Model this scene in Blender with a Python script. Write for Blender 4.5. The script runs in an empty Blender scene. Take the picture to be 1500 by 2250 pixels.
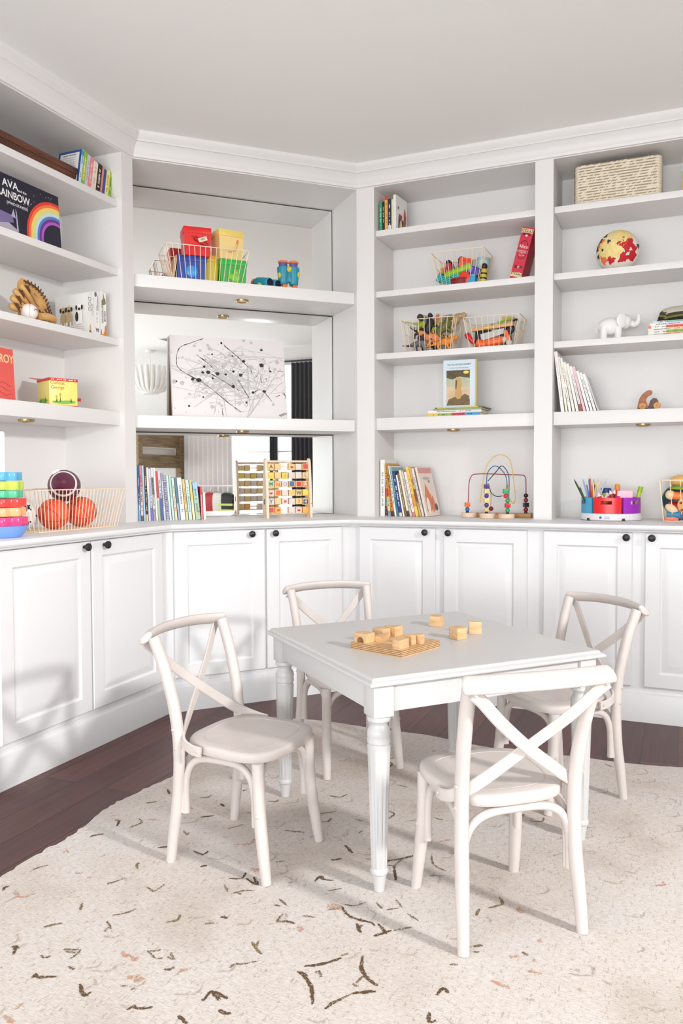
import bpy, bmesh, math, random
from mathutils import Vector as V, Matrix as Mx
PI = math.pi; R = math.radians; random.seed(7)
S = bpy.context.scene; COL = S.collection

# ---------------------------------------------------------------- camera
cd = bpy.data.cameras.new('camera'); cam = bpy.data.objects.new('camera', cd); COL.objects.link(cam)
cd.sensor_fit = 'AUTO'; cd.sensor_width = 36; cd.lens = 27.88; cd.shift_y = -0.0067; cd.clip_start = .05
_p, _r = R(2.089), R(-.2275)
_up = V((0, math.sin(_p), math.cos(_p))); _fw = V((0, math.cos(_p), -math.sin(_p))); _rt = V((1, 0, 0))
_x = _rt*math.cos(_r) + _up*math.sin(_r); _y = -_rt*math.sin(_r) + _up*math.cos(_r)
cam.matrix_world = Mx(((_x.x, _y.x, -_fw.x, 0), (_x.y, _y.y, -_fw.y, 0), (_x.z, _y.z, -_fw.z, 1.157), (0, 0, 0, 1)))
S.camera = cam
# ---------------------------------------------------------------- room frame: e1 to the right along the far wall, e2 into the room
E1 = V((.9193, -.3935, 0)); E2 = V((.3935, .9193, 0)); ROT_R = R(-23.173)
def ew(a, b, z=0): return E1*a + E2*b + V((0, 0, z))
# ---------------------------------------------------------------- world, lights, exposure
w = bpy.data.worlds.new('sky'); S.world = w; w.use_nodes = True
bg = w.node_tree.nodes['Background']; bg.inputs[0].default_value = (.93, .96, 1, 1); bg.inputs[1].default_value = 1.6
S.view_settings.view_transform = 'Standard'; S.view_settings.look = 'None'; S.view_settings.gamma = 1
S.view_settings.use_curve_mapping = False; S.view_settings.exposure = 0.70
def area(name, loc, target, sx, sy, power, col=(1, 1, 1), spread=180):
    l = bpy.data.lights.new(name, 'AREA'); l.shape = 'RECTANGLE'; l.size = sx; l.size_y = sy; l.energy = power; l.color = col
    o = bpy.data.objects.new(name, l); COL.objects.link(o); o.location = loc
    o.rotation_euler = (V(target)-V(loc)).to_track_quat('-Z', 'Y').to_euler(); l.spread = R(spread); return o
_l = bpy.data.lights.new('low_sun', 'SPOT'); _l.energy = 580; _l.color = (1, .99, .965); _l.shadow_soft_size = .2; _l.spot_size = R(78); _l.spot_blend = 1.0
_o = bpy.data.objects.new('low_sun', _l); COL.objects.link(_o); _o.location = ew(3.8, .84, 2.6)      # low sun coming in through the right-hand window
_o.rotation_euler = (ew(-.5, 1.9, .1)-_o.location).to_track_quat('-Z', 'Y').to_euler()
area('added_fill_light', ew(-.2, -2.75, 1.1), ew(-.2, 3, 3.1), 4.4, 1.3, 108, (.93, .985, .985))  # added fill lamp behind the camera, tilted up to brighten ceiling and shelves
S.cycles.use_denoising = True; S.cycles.max_bounces = 10; S.cycles.diffuse_bounces = 6; S.cycles.glossy_bounces = 5
S.cycles.sample_clamp_indirect = 6; S.cycles.caustics_reflective = True; S.cycles.caustics_refractive = False

# ---------------------------------------------------------------- materials
def lin(c): c /= 255; return c/12.92 if c <= .04045 else ((c+.055)/1.055)**2.4
_mc = {}
def mat(rgb, rough=.5, metal=0., bump=None, var=0., spec=.5, name=None, vscale=30):
    """procedural principled material; rgb in 0-255, var = gentle colour noise, bump = (scale, strength)"""
    key = (rgb, rough, metal, bump, var, spec, vscale)
    if key in _mc: return _mc[key]
    m = bpy.data.materials.new(name or 'm%d_%d_%d' % rgb); m.use_nodes = True; nt = m.node_tree; b = nt.nodes['Principled BSDF']
    c = tuple(lin(x) for x in rgb)+(1,)
    b.inputs['Base Color'].default_value = c; b.inputs['Roughness'].default_value = rough; b.inputs['Metallic'].default_value = metal
    b.inputs['Specular IOR Level'].default_value = spec
    tc = nt.nodes.new('ShaderNodeTexCoord')
    if var:
        n = nt.nodes.new('ShaderNodeTexNoise'); n.inputs['Scale'].default_value = vscale; n.inputs['Detail'].default_value = 4
        r = nt.nodes.new('ShaderNodeValToRGB'); r.color_ramp.elements[0].position = .3; r.color_ramp.elements[1].position = .7
        r.color_ramp.elements[0].color = tuple(x*(1-var) for x in c[:3])+(1,); r.color_ramp.elements[1].color = tuple(min(1, x*(1+var*.5)) for x in c[:3])+(1,)
        nt.links.new(tc.outputs['Object'], n.inputs['Vector']); nt.links.new(n.outputs['Fac'], r.inputs['Fac']); nt.links.new(r.outputs['Color'], b.inputs['Base Color'])
    if bump:
        n = nt.nodes.new('ShaderNodeTexNoise'); n.inputs['Scale'].default_value = bump[0]; n.inputs['Detail'].default_value = 3
        bp = nt.nodes.new('ShaderNodeBump'); bp.inputs['Strength'].default_value = bump[1]; bp.inputs['Distance'].default_value = .004
        nt.links.new(tc.outputs['Object'], n.inputs['Vector']); nt.links.new(n.outputs['Fac'], bp.inputs['Height']); nt.links.new(bp.outputs['Normal'], b.inputs['Normal'])
    _mc[key] = m; return m
def wood(a, b_, rough=.5, scale=(4, 60, 60), name='wood', bands=None):
    """grained wood: noise stretched along the object's x axis; bands = plywood layers along z (count per metre)"""
    m = bpy.data.materials.new(name); m.use_nodes = True; nt = m.node_tree; p = nt.nodes['Principled BSDF']; p.inputs['Roughness'].default_value = rough
    tc = nt.nodes.new('ShaderNodeTexCoord'); mp = nt.nodes.new('ShaderNodeMapping'); mp.inputs['Scale'].default_value = scale
    n = nt.nodes.new('ShaderNodeTexNoise'); n.inputs['Scale'].default_value = 1; n.inputs['Detail'].default_value = 5; n.inputs['Distortion'].default_value = .6
    r = nt.nodes.new('ShaderNodeValToRGB'); r.color_ramp.elements[0].position = .32; r.color_ramp.elements[1].position = .68
    r.color_ramp.elements[0].color = tuple(lin(x) for x in a)+(1,); r.color_ramp.elements[1].color = tuple(lin(x) for x in b_)+(1,)
    nt.links.new(tc.outputs['Object'], mp.inputs['Vector']); nt.links.new(mp.outputs['Vector'], n.inputs['Vector']); nt.links.new(n.outputs['Fac'], r.inputs['Fac'])
    out = r.outputs['Color']
    if bands:
        sp = nt.nodes.new('ShaderNodeSeparateXYZ'); nt.links.new(tc.outputs['Object'], sp.inputs[0])
        ml = nt.nodes.new('ShaderNodeMath'); ml.operation = 'MULTIPLY'; ml.inputs[1].default_value = bands; nt.links.new(sp.outputs['Z'], ml.inputs[0])
        fr = nt.nodes.new('ShaderNodeMath'); fr.operation = 'FRACT'; nt.links.new(ml.outputs[0], fr.inputs[0])
        gt = nt.nodes.new('ShaderNodeMath'); gt.operation = 'GREATER_THAN'; gt.inputs[1].default_value = .5; nt.links.new(fr.outputs[0], gt.inputs[0])
        ge = nt.nodes.new('ShaderNodeNewGeometry'); sn = nt.nodes.new('ShaderNodeSeparateXYZ'); nt.links.new(ge.outputs['Normal'], sn.inputs[0])
        lt = nt.nodes.new('ShaderNodeMath'); lt.operation = 'LESS_THAN'; lt.inputs[1].default_value = .5; nt.links.new(sn.outputs['Z'], lt.inputs[0])
        mu = nt.nodes.new('ShaderNodeMath'); mu.operation = 'MULTIPLY'; nt.links.new(gt.outputs[0], mu.inputs[0]); nt.links.new(lt.outputs[0], mu.inputs[1])
        mx = nt.nodes.new('ShaderNodeMix'); mx.data_type = 'RGBA'; nt.links.new(mu.outputs[0], mx.inputs['Factor']); nt.links.new(out, mx.inputs['A'])
        mx.inputs['B'].default_value = tuple(lin(x)*.45 for x in a)+(1,); out = mx.outputs['Result']
    nt.links.new(out, p.inputs['Base Color']); return m

# ---------------------------------------------------------------- mesh building
class MB:
    def __init__(s): s.bm = bmesh.new(); s.mi = 0; s.X = Mx()
    def m(s, i): s.mi = i; return s
    def _vs(s, pts): return [s.bm.verts.new(s.X @ V(p)) for p in pts]
    def _f(s, vs):
        try: f = s.bm.faces.new(vs); f.material_index = s.mi; return f
        except ValueError: return None
    def box(s, x0, x1, y0, y1, z0, z1, b=0, seg=2, X=None):
        T = Mx.Translation(((x0+x1)/2, (y0+y1)/2, (z0+z1)/2)) @ Mx.Diagonal((abs(x1-x0), abs(y1-y0), abs(z1-z0), 1))
        vs = bmesh.ops.create_cube(s.bm, size=1, matrix=s.X @ (X or Mx()) @ T)['verts']
        fs = set(f for v in vs for f in v.link_faces)
        for f in fs: f.material_index = s.mi
        if b: bmesh.ops.bevel(s.bm, geom=list(set(e for v in vs for e in v.link_edges)), offset=b, segments=seg, affect='EDGES', profile=.6, material=s.mi)
        return s
    def rings(s, rings, cap0=True, cap1=True, closed=False, cyc=True):
        R_ = [s._vs(r) for r in rings]; n = len(R_[0]); k = len(R_)
        for i in range(k if closed else k-1):
            a, b = R_[i], R_[(i+1) % k]
            for j in range(n if cyc else n-1): s._f((a[j], a[(j+1) % n], b[(j+1) % n], b[j]))
        if not closed:
            if cap0: s._f(R_[0][::-1])
            if cap1: s._f(R_[-1])
        return s
    def tube(s, pts, r, seg=10, closed=False, cap=True, flat=None):
        pts = [V(p) for p in pts]; n = len(pts); rs = r if isinstance(r, (list, tuple)) else [r]*n
        rings = []; N = None
        for i, p in enumerate(pts):
            t = (pts[(i+1) % n]-pts[i-1]) if closed else (pts[min(i+1, n-1)]-pts[max(i-1, 0)])
            if t.length < 1e-9: t = V((0, 0, 1))
            t.normalize()
            if N is None: N = t.orthogonal().normalized()
            N = (N-t*N.dot(t)); N = N.normalized() if N.length > 1e-6 else t.orthogonal().normalized()
            B = t.cross(N); fx = flat or (1, 1)
            rings.append([p+N*(rs[i]*fx[0]*math.cos(2*PI*j/seg))+B*(rs[i]*fx[1]*math.sin(2*PI*j/seg)) for j in range(seg)])
        return s.rings(rings, cap, cap, closed)
    def band(s, pts, nrm, w, t):
        """flat strip: w across, t thick, nrm = face normal per point"""
        rings = []; n = len(pts); pts = [V(p) for p in pts]
        for i, p in enumerate(pts):
            tg = (pts[min(i+1, n-1)]-pts[max(i-1, 0)]).normalized(); N = V(nrm[i]); N = (N-tg*N.dot(tg)).normalized(); B = tg.cross(N)
            h, k = w/2, t/2; e = t*.35
            rings.append([p+B*a+N*c for a, c in ((h-e, k), (-h+e, k), (-h, k-e), (-h, -k+e), (-h+e, -k), (h-e, -k), (h, -k+e), (h, k-e))])
        return s.rings(rings)
    def lathe(s, prof, seg=20, X=None, flute=0, fl=None):
        o = s.X
        if X is not None: s.X = o @ X
        rings = []
        for i, (r, z) in enumerate(prof):
            f = flute if (fl and fl[0] <= i <= fl[1]) else 0
            rings.append([((r-(f if j % 3 == 0 else 0))*math.cos(2*PI*j/seg), (r-(f if j % 3 == 0 else 0))*math.sin(2*PI*j/seg), z) for j in range(seg)])
        s.rings(rings); s.X = o; return s
    def prism(s, poly, z0, z1, X=None, b=0):
        """polygon in xy extruded along z (X re-orients)"""
        o = s.X
        if X is not None: s.X = o @ X
        nf = len(s.bm.faces); s.rings([[(x, y, z0) for x, y in poly], [(x, y, z1) for x, y in poly]]); s.X = o
        if b:
            s.bm.faces.ensure_lookup_table(); fs = s.bm.faces[nf:]
            es = [e for e in set(e for f in fs for e in f.edges) if e.calc_face_angle(0) > .5]
            bmesh.ops.bevel(s.bm, geom=es, offset=b, segments=2, affect='EDGES', profile=.6, material=s.mi)
        return s
    def ball(s, c, r, seg=20, rings=12, X=None):
        r = r if isinstance(r, (tuple, list)) else (r, r, r)
        vs = bmesh.ops.create_uvsphere(s.bm, u_segments=seg, v_segments=rings, radius=1, matrix=s.X @ (X or Mx()) @ Mx.Translation(c) @ Mx.Diagonal((r[0], r[1], r[2], 1)))['verts']
        for f in set(f for v in vs for f in v.link_faces): f.material_index = s.mi
        return s
    def build(s, name, mats, parent=None, ang=35, loc=None, rot=None):
        bmesh.ops.recalc_face_normals(s.bm, faces=s.bm.faces)
        me = bpy.data.meshes.new(name); s.bm.to_mesh(me); s.bm.free()
        for q in (mats if isinstance(mats, (list, tuple)) else [mats]): me.materials.append(q)
        me.polygons.foreach_set('use_smooth', [True]*len(me.polygons)); me.set_sharp_from_angle(angle=R(ang))
        o = bpy.data.objects.new(name, me); COL.objects.link(o)
        if parent: o.parent = parent
        if loc is not None: o.location = loc
        if rot is not None: o.rotation_euler = rot
        return o
def tag(o, label, cat, group=None):
    o['label'] = label; o['category'] = cat
    if group: o['group'] = group
    return o
def struct(o): o['kind'] = 'structure'; return o
def thing(name, label, cat, loc=(0, 0, 0), rot=(0, 0, 0), group=None):
    o = bpy.data.objects.new(name, None); COL.objects.link(o); o.empty_display_size = .05
    o.location = loc; o.rotation_euler = rot if isinstance(rot, (tuple, list)) else (0, 0, rot); return tag(o, label, cat, group)
def dup(root, loc, rot, label, group=None):
    r = root.copy(); COL.objects.link(r); r.location = loc; r.rotation_euler = (0, 0, rot); r['label'] = label
    for ch in list(root.children):
        c = ch.copy(); COL.objects.link(c); c.parent = r
        for g in list(ch.children): h = g.copy(); COL.objects.link(h); h.parent = c
    return r
def text(s, size, m, parent, loc, rot=(PI/2, 0, 0), name='lettering', align='CENTER', sx=1, ext=.0003, bold=0):
    c = bpy.data.curves.new(name, 'FONT'); c.body = s; c.size = size; c.extrude = ext; c.align_x = align; c.align_y = 'CENTER'; c.offset = bold
    c.materials.append(m); o = bpy.data.objects.new(name, c); COL.objects.link(o); o.parent = parent; o.location = loc; o.rotation_euler = rot; o.scale = (sx, 1, 1); return o
def smooth(pts, n=6):
    """Catmull-Rom through points"""
    P = [V(p) for p in pts]; out = []
    for i in range(len(P)-1):
        a, b, c, d = P[max(i-1, 0)], P[i], P[i+1], P[min(i+2, len(P)-1)]
        for k in range(n):
            t = k/n; out.append(.5*((2*b)+(c-a)*t+(2*a-5*b+4*c-d)*t*t+(3*b-a-3*c+d)*t**3))
    return out+[P[-1]]
def RX(a): return Mx.Rotation(a, 4, 'X')
def RY(a): return Mx.Rotation(a, 4, 'Y')
def RZ(a): return Mx.Rotation(a, 4, 'Z')
def T(x, y, z): return Mx.Translation((x, y, z))

# ---------------------------------------------------------------- wall frames (u along the unit to the right, v into the wall, z up)
C1 = V((-1.0576, 4.0985, 0)); C2 = V((.0922, 4.5590, 0))
FR = {'L': (C1, V((.3935, .9193, 0)), V((-.9193, .3935, 0)), R(66.827)),
      'M': (C1, V((.9283, .3718, 0)), V((-.3718, .9283, 0)), R(21.827)),
      'R': (C2, V((.9193, -.3935, 0)), V((.3935, .9193, 0)), R(-23.173))}
PCL = V((-.8419, 3.8434, 0)); PCR = V((.0374, 4.2576, 0)); _d = (PCR-PCL).normalized()
FR['C'] = (PCL, _d, V((-_d.y, _d.x, 0)), math.atan2(_d.y, _d.x))     # front of the middle base cabinet
def at(wl, u, v, z=0): o, t, n, a = FR[wl]; return o+t*u+n*v+V((0, 0, z))
def on(wl, u, v, z, lean=0, turn=0): return at(wl, u, v, z), (0, lean, FR[wl][3]+turn)
ZC = .926; ZA, ZB, ZCS, ZD = 2.545, 2.203, 1.853, 1.488; M1, M2 = 2.206, 1.480; CEIL = 2.90; HD = 2.779; VC = -.2986
def xy(p): return (p[0], p[1])
def offset(path, d):
    """offset a plan polyline towards the room (right of travel) with mitred corners"""
    P = [V((p[0], p[1], 0)) for p in path]; out = []
    ns = [V(((b-a).y, -(b-a).x, 0)).normalized() for a, b in zip(P, P[1:])]
    for i, p in enumerate(P):
        if i == 0: q = p+ns[0]*d
        elif i == len(P)-1: q = p+ns[-1]*d
        else: h = (ns[i-1]+ns[i]); q = p+h*(d/(1+ns[i-1].dot(ns[i])))
        out.append(q)
    return out
# ================================================================ materials of the room
WHITE = mat((229, 226, 225), .42, bump=(180, .02), name='bookcase_paint')
DOORW = mat((228, 227, 229), .38, bump=(160, .02), name='cabinet_paint')
CEILM = mat((245, 244, 243), .8, bump=(240, .05), name='ceiling_paint')
WALLP = mat((222, 220, 218), .75, bump=(200, .05), name='wall_paint')
BLACK = mat((28, 26, 28), .38, bump=(60, .02), name='black_metal')
BRASS = mat((190, 165, 120), .3, 1.0, name='brass')
# ================================================================ room shell
def floor_mat():
    m = bpy.data.materials.new('dark_plank_floor'); m.use_nodes = True; nt = m.node_tree; p = nt.nodes['Principled BSDF']; L = nt.links.new
    tc = nt.nodes.new('ShaderNodeTexCoord'); mp = nt.nodes.new('ShaderNodeMapping'); mp.inputs['Rotation'].default_value = (0, 0, PI/2)
    br = nt.nodes.new('ShaderNodeTexBrick'); br.offset = .37; br.inputs['Scale'].default_value = 1; br.inputs['Brick Width'].default_value = 1.7; br.inputs['Row Height'].default_value = .14
    br.inputs['Mortar Size'].default_value = .0022; br.inputs['Mortar Smooth'].default_value = .3; br.inputs['Bias'].default_value = -.2
    br.inputs['Color1'].default_value = tuple(lin(x) for x in (100, 60, 54))+(1,); br.inputs['Color2'].default_value = tuple(lin(x) for x in (70, 41, 38))+(1,); br.inputs['Mortar'].default_value = tuple(lin(x) for x in (30, 20, 20))+(1,)
    L(tc.outputs['Object'], mp.inputs[0]); L(mp.outputs[0], br.inputs['Vector'])
    m2 = nt.nodes.new('ShaderNodeMapping'); m2.inputs['Scale'].default_value = (45, 3, 1); L(tc.outputs['Object'], m2.inputs[0])
    n = nt.nodes.new('ShaderNodeTexNoise'); n.inputs['Scale'].default_value = 1; n.inputs['Detail'].default_value = 6; n.inputs['Distortion'].default_value = .4; L(m2.outputs[0], n.inputs['Vector'])
    r = nt.nodes.new('ShaderNodeValToRGB'); r.color_ramp.elements[0].position = .3; r.color_ramp.elements[0].color = (.55, .5, .5, 1); r.color_ramp.elements[1].position = .75; r.color_ramp.elements[1].color = (1.15, 1.1, 1.1, 1); L(n.outputs['Fac'], r.inputs['Fac'])
    mx = nt.nodes.new('ShaderNodeMix'); mx.data_type = 'RGBA'; mx.blend_type = 'MULTIPLY'; mx.inputs['Factor'].default_value = .75; L(br.outputs['Color'], mx.inputs['A']); L(r.outputs['Color'], mx.inputs['B']); L(mx.outputs['Result'], p.inputs['Base Color'])
    p.inputs['Roughness'].default_value = .34; p.inputs['Specular IOR Level'].default_value = .3; bp = nt.nodes.new('ShaderNodeBump'); bp.inputs['Strength'].default_value = .25; bp.inputs['Distance'].default_value = .003; bp.invert = True
    L(br.outputs['Fac'], bp.inputs['Height']); L(bp.outputs[0], p.inputs['Normal']); return m
b = MB(); b.box(-3.1, 3.4, -2.75, 4.85, -.05, 0); struct(b.build('floor', floor_mat(), rot=(0, 0, ROT_R)))
b = MB(); b.box(-3.1, 3.4, -2.75, 4.85, CEIL, CEIL+.05); struct(b.build('ceiling', CEILM, rot=(0, 0, ROT_R)))
def wallbox(name, wl, u0, u1, v0, v1):
    b = MB(); b.box(u0, u1, v0, v1, 0, CEIL); o, t, n, a = FR[wl]; struct(b.build(name, WALLP, loc=o, rot=(0, 0, a)))
wallbox('wall_left', 'L', -7.2, .25, .405, .46); wallbox('wall_corner', 'M', -.25, 1.5, .405, .46); wallbox('wall_back', 'R', -.3, 5.0, .405, .46)
# right wall with one tall window, front wall (behind the camera) with one wide opening added for the fill lamp
b = MB(); X0, X1 = 3.2, 3.32
for y0, y1, z0, z1 in ((-2.7, .45, 0, CEIL), (1.9, 4.8, 0, CEIL), (.45, 1.9, 0, .55), (.45, 1.9, 2.72, CEIL)): b.box(X0, X1, y0, y1, z0, z1)
struct(b.build('wall_right', WALLP, rot=(0, 0, ROT_R)))
b = MB()
for x0, x1, z0, z1 in ((-3.1, -2.45, 0, CEIL), (2.05, 3.3, 0, CEIL), (-2.45, 2.05, 0, .45), (-2.45, 2.05, 2.75, CEIL)): b.box(x0, x1, -2.7, -2.6, z0, z1)
struct(b.build('wall_front', WALLP, rot=(0, 0, ROT_R)))
def window(name, x0, x1, y0, y1, z0, z1, along, bars, cross):
    b = MB(); f = .05
    def bx(a0, a1, c0, c1):
        if along == 'y': b.box(x0, x1, a0, a1, c0, c1, .004)
        else: b.box(a0, a1, y0, y1, c0, c1, .004)
    A0, A1 = (y0, y1) if along == 'y' else (x0, x1)
    bx(A0, A0+f, z0, z1); bx(A1-f, A1, z0, z1); bx(A0+f, A1-f, z0, z0+f); bx(A0+f, A1-f, z1-f, z1)
    for q in bars: bx(q-.02, q+.02, z0+f, z1-f)
    for q in cross: bx(A0+f, A1-f, q-.012, q+.012)
    struct(b.build(name, DOORW, rot=(0, 0, ROT_R)))
window('window_1', 3.22, 3.27, .45, 1.9, .55, 2.72, 'y', (1.36,), (.95, 1.35, 1.5))
window('added_window_2', -2.45, 2.05, -2.68, -2.62, .45, 2.75, 'x', (-1.3, -.2, .9), (1.6,))  # unseen window, made up to let the fill lamp in
# crown moulding swept along the three walls
path = [xy(at('L', -6.9, 0)), xy(C1), xy(C2), xy(at('R', 4.9, 0))]
prof = [(0.0, HD+.004), (.011, HD+.006), (.013, HD+.02), (.016, HD+.024), (.02, HD+.04), (.03, HD+.058), (.044, HD+.072), (.05, HD+.074), (.05, HD+.082), (.058, HD+.09), (.066, HD+.104), (.066, CEIL), (0, CEIL)]
offs = [offset(path, o) for o, z in prof]
b = MB(); b.rings([[(offs[k][i].x, offs[k][i].y, prof[k][1]) for k in range(len(prof))] for i in range(4)]); struct(b.build('trim_1', WHITE, ang=25))
# ================================================================ base cabinets
cab = [xy(at('L', -2.3, VC)), xy(PCL), xy(PCR), xy(at('R', 2.1, VC))]
face = offset(cab, -.0186)
def meet(p, d, q, e):
    k = ((q.x-p.x)*e.y-(q.y-p.y)*e.x)/(d.x*e.y-d.y*e.x); return p+d*k
BV = .385
bLM = meet(at('L', 0, BV), FR['L'][1], at('M', 0, BV), FR['M'][1]); bMR = meet(at('M', 0, BV), FR['M'][1], at('R', 0, BV), FR['R'][1])
RS = 1.055
def ridge(o): return at('R', RS, VC+.0186 if o is None else VC-o)
PL = [(0, 0), (0, .122), (-.003, .13), (-.011, .137), (-.013, .146), (-.0185, .147)]
def cabinet(label, fpoly, back, front_rings, doors, wl):
    t = thing('base_cabinet', label, 'cabinet', (0, 0, 0), 0, 'built-in base cabinets')
    b = MB(); b.prism([xy(p) for p in fpoly]+[xy(p) for p in back], .0, .8895); b.build('body', DOORW, t)
    b = MB(); b.rings([[V((p[0], p[1], z)) for p in ring] for ring, z in front_rings], cyc=True); b.build('plinth', DOORW, t, 25)
    o, tt, n, a = FR[wl]
    for u0, u1, ku in doors:
        z0, z1 = .166, .905 if wl != 'x' else .9; z1 = .886; th = .0186; off = VC if wl in 'LR' else 0
        b = MB(); w_, h = u1-u0, z1-z0
        def rc(i, y): return [(i, y, i), (w_-i, y, i), (w_-i, y, h-i), (i, y, h-i)]
        st = .064
        b.rings([rc(0, th-.0005), rc(0, .004), rc(.004, 0), rc(st, 0), rc(st+.004, .004), rc(st+.008, .0075), rc(st+.012, .0078), rc(st+.042, .0005), rc(st+.046, 0.0)], cap0=True, cap1=True)
        d = b.build('door', DOORW, t, 12, o+tt*u0+n*off+V((0, 0, z0)), (0, 0, a))
        b = MB(); b.lathe([(.006, 0), (.0065, .006), (.005, .010), (.009, .0135), (.0155, .019), (.0172, .0245), (.0155, .03), (.009, .0335), (.002, .0345)], 20, T(ku-u0, 0, .866-z0) @ RX(PI/2)); b.build('knob', BLACK, d)
def plinth_rings(i0, i1, endA=None, endB=None):
    out = []
    for o_, z in PL:
        p = offset(cab, o_); A = p[i0] if endA is None else at('R', endA, VC-o_); B = p[i1] if endB is None else at('R', endB, VC-o_)
        q = offset(cab, -.0189); A2 = q[i0] if endA is None else at('R', endA, VC+.0189); B2 = q[i1] if endB is None else at('R', endB, VC+.0189)
        out.append(([A, B, B2, A2], z))
    return out
cabinet('white base cabinet under the left bookcase, beside the near rug edge', [face[0], face[1]], [bLM, at('L', -2.3, BV)], plinth_rings(0, 1), [(-1.192, -.7, -.7415), (-.692, -.194, -.618)], 'L')
cabinet('white angled corner base cabinet under the mirrored niche', [face[1], face[2]], [bMR, bLM], plinth_rings(1, 2), [(.029, .496, .421), (.508, .934, .547)], 'C')
cabinet('white base cabinet behind the table, under the bead maze', [face[2], ridge(None)], [at('R', RS, BV), bMR], plinth_rings(2, 3, None, RS), [(.128, .549, .50), (.594, 1.016, .623)], 'R')
cabinet('white base cabinet at the right, under the colourful bin caddy', [ridge(None), face[3]], [at('R', 2.1, BV), at('R', RS, BV)], plinth_rings(3, 3, RS, 2.1), [(1.095, 1.503, 1.477), (1.558, 1.98, 1.588)], 'R')
# worktop: one continuous slab with an ogee front edge
CT = [(.004, .8905), (.010, .893), (.013, .899), (.020, .901), (.025, .905), (.0275, .911), (.0275, .920), (.025, .925), (.022, ZC)]
bk = [at('R', 2.1, BV), bMR, bLM, at('L', -2.3, BV)]
b = MB(); b.rings([[(p.x, p.y, z) for p in offset(cab, o)]+[(p.x, p.y, z) for p in bk] for o, z in CT])
tag(b.build('countertop', DOORW, ang=30), 'long white worktop running round the room on top of the base cabinets', 'countertop')
# ================================================================ bookcases
def bookcase(label, wl, u0, u1, dep, shelves, posts, mirror=False):
    o, t, n, a = FR[wl]; r = thing('bookcase', label, 'bookcase', o, a, 'built-in bookcases'); inv = (Mx.Translation(o) @ RZ(a)).inverted()
    for poly in posts:
        b = MB(); b.prism([xy(inv @ V((p[0], p[1], 0))) for p in poly], ZC, CEIL, b=.0015); b.build('post', WHITE, r)
    b = MB(); b.box(u0, u1, 0, .02, HD, CEIL); b.box(u0, u1, .02, dep, HD+.001, HD+.021); b.build('header', WHITE, r)
    b = MB(); b.box(u0, u1, dep, dep+.015, ZC, HD+.02); b.build('back_panel', WHITE if not mirror else mat((70, 66, 58), .6), r)
    for z, th in shelves:
        b = MB(); b.box(u0+.0005, u1-.0005, .028, dep-.002, z-th, z, .003 if th < .05 else .005); b.build('shelf', WHITE, r)
    if mirror:
        zs = [ZC+.001]+[q for z, th in sorted(shelves) for q in (z-th, z)]+[HD]
        mm = mat((250, 251, 250), .015, 1.0, name='mirror_glass')
        for i in range(0, len(zs), 2):
            b = MB(); b.box(u0+.004, u1-.006, dep-.006, dep, zs[i]+.001, zs[i+1]-.006); b.build('mirror_panel', mm, r)
    return r
std = [(ZA, .034), (ZB, .034), (ZCS, .034), (ZD, .07)]
bookcase('tall white bookcase on the left wall with the baseball glove and ball basket', 'L', -2.2, -.0876, BV, std,
         [[xy(at('L', -.0876, 0)), xy(C1), xy(at('M', 0, BV)), xy(at('L', -.0876, BV))], [xy(at('L', u, v)) for u, v in ((-2.3, 0), (-2.2, 0), (-2.2, BV), (-2.3, BV))]])
bookcase('white corner bookcase niche with mirrored back and two thick shelves', 'M', 0, 1.2385, BV, [(M1, .066), (M2, .067)], [], True)
DR_ = .33
bookcase('white bookcase right of the mirrored niche, with the bead maze bay', 'R', .1057, .998, DR_, std,
         [[xy(C2), xy(at('R', .1057, 0)), xy(at('R', .1057, DR_)), xy(at('M', 1.2385, BV))], [xy(at('R', u, v)) for u, v in ((.998, 0), (1.0907, 0), (1.0907, DR_), (.998, DR_))]])
bookcase('white bookcase at the far right with woven basket and patchwork globe', 'R', 1.0907, 1.983, DR_, std, [[xy(at('R', u, v)) for u, v in ((1.983, 0), (2.08, 0), (2.08, DR_), (1.983, DR_))]])
# puck lights under the thick shelves
def puck(wl, u, v, z, label):
    p, rot = on(wl, u, v, z); t = thing('puck_light', label, 'light', p, rot, 'puck lights under shelves')
    b = MB(); b.lathe([(.0, -.001), (.026, -.001), (.026, -.007), (.029, -.011), (.034, -.011), (.036, -.006), (.036, 0), (0, 0)][::-1], 28); b.build('trim_ring', BRASS, t)
    b = MB(); b.lathe([(0, -.0015), (.024, -.0015), (.024, -.006), (.012, -.008), (0, -.0085)], 24); b.build('lens', mat((235, 230, 215), .25), t)
puck('L', -.612, .13, ZD-.07, 'round brass puck light under the thick shelf of the left bookcase')
puck('M', .607, .15, M1-.066, 'round brass puck light under the upper mirrored shelf')
puck('M', .604, .15, M2-.067, 'round brass puck light under the lower mirrored shelf, above the abacus')
puck('R', .53, .13, ZD-.07, 'round brass puck light above the bead maze')
puck('R', 1.527, .13, ZD-.07, 'round brass puck light above the colourful bin caddy')
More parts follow.
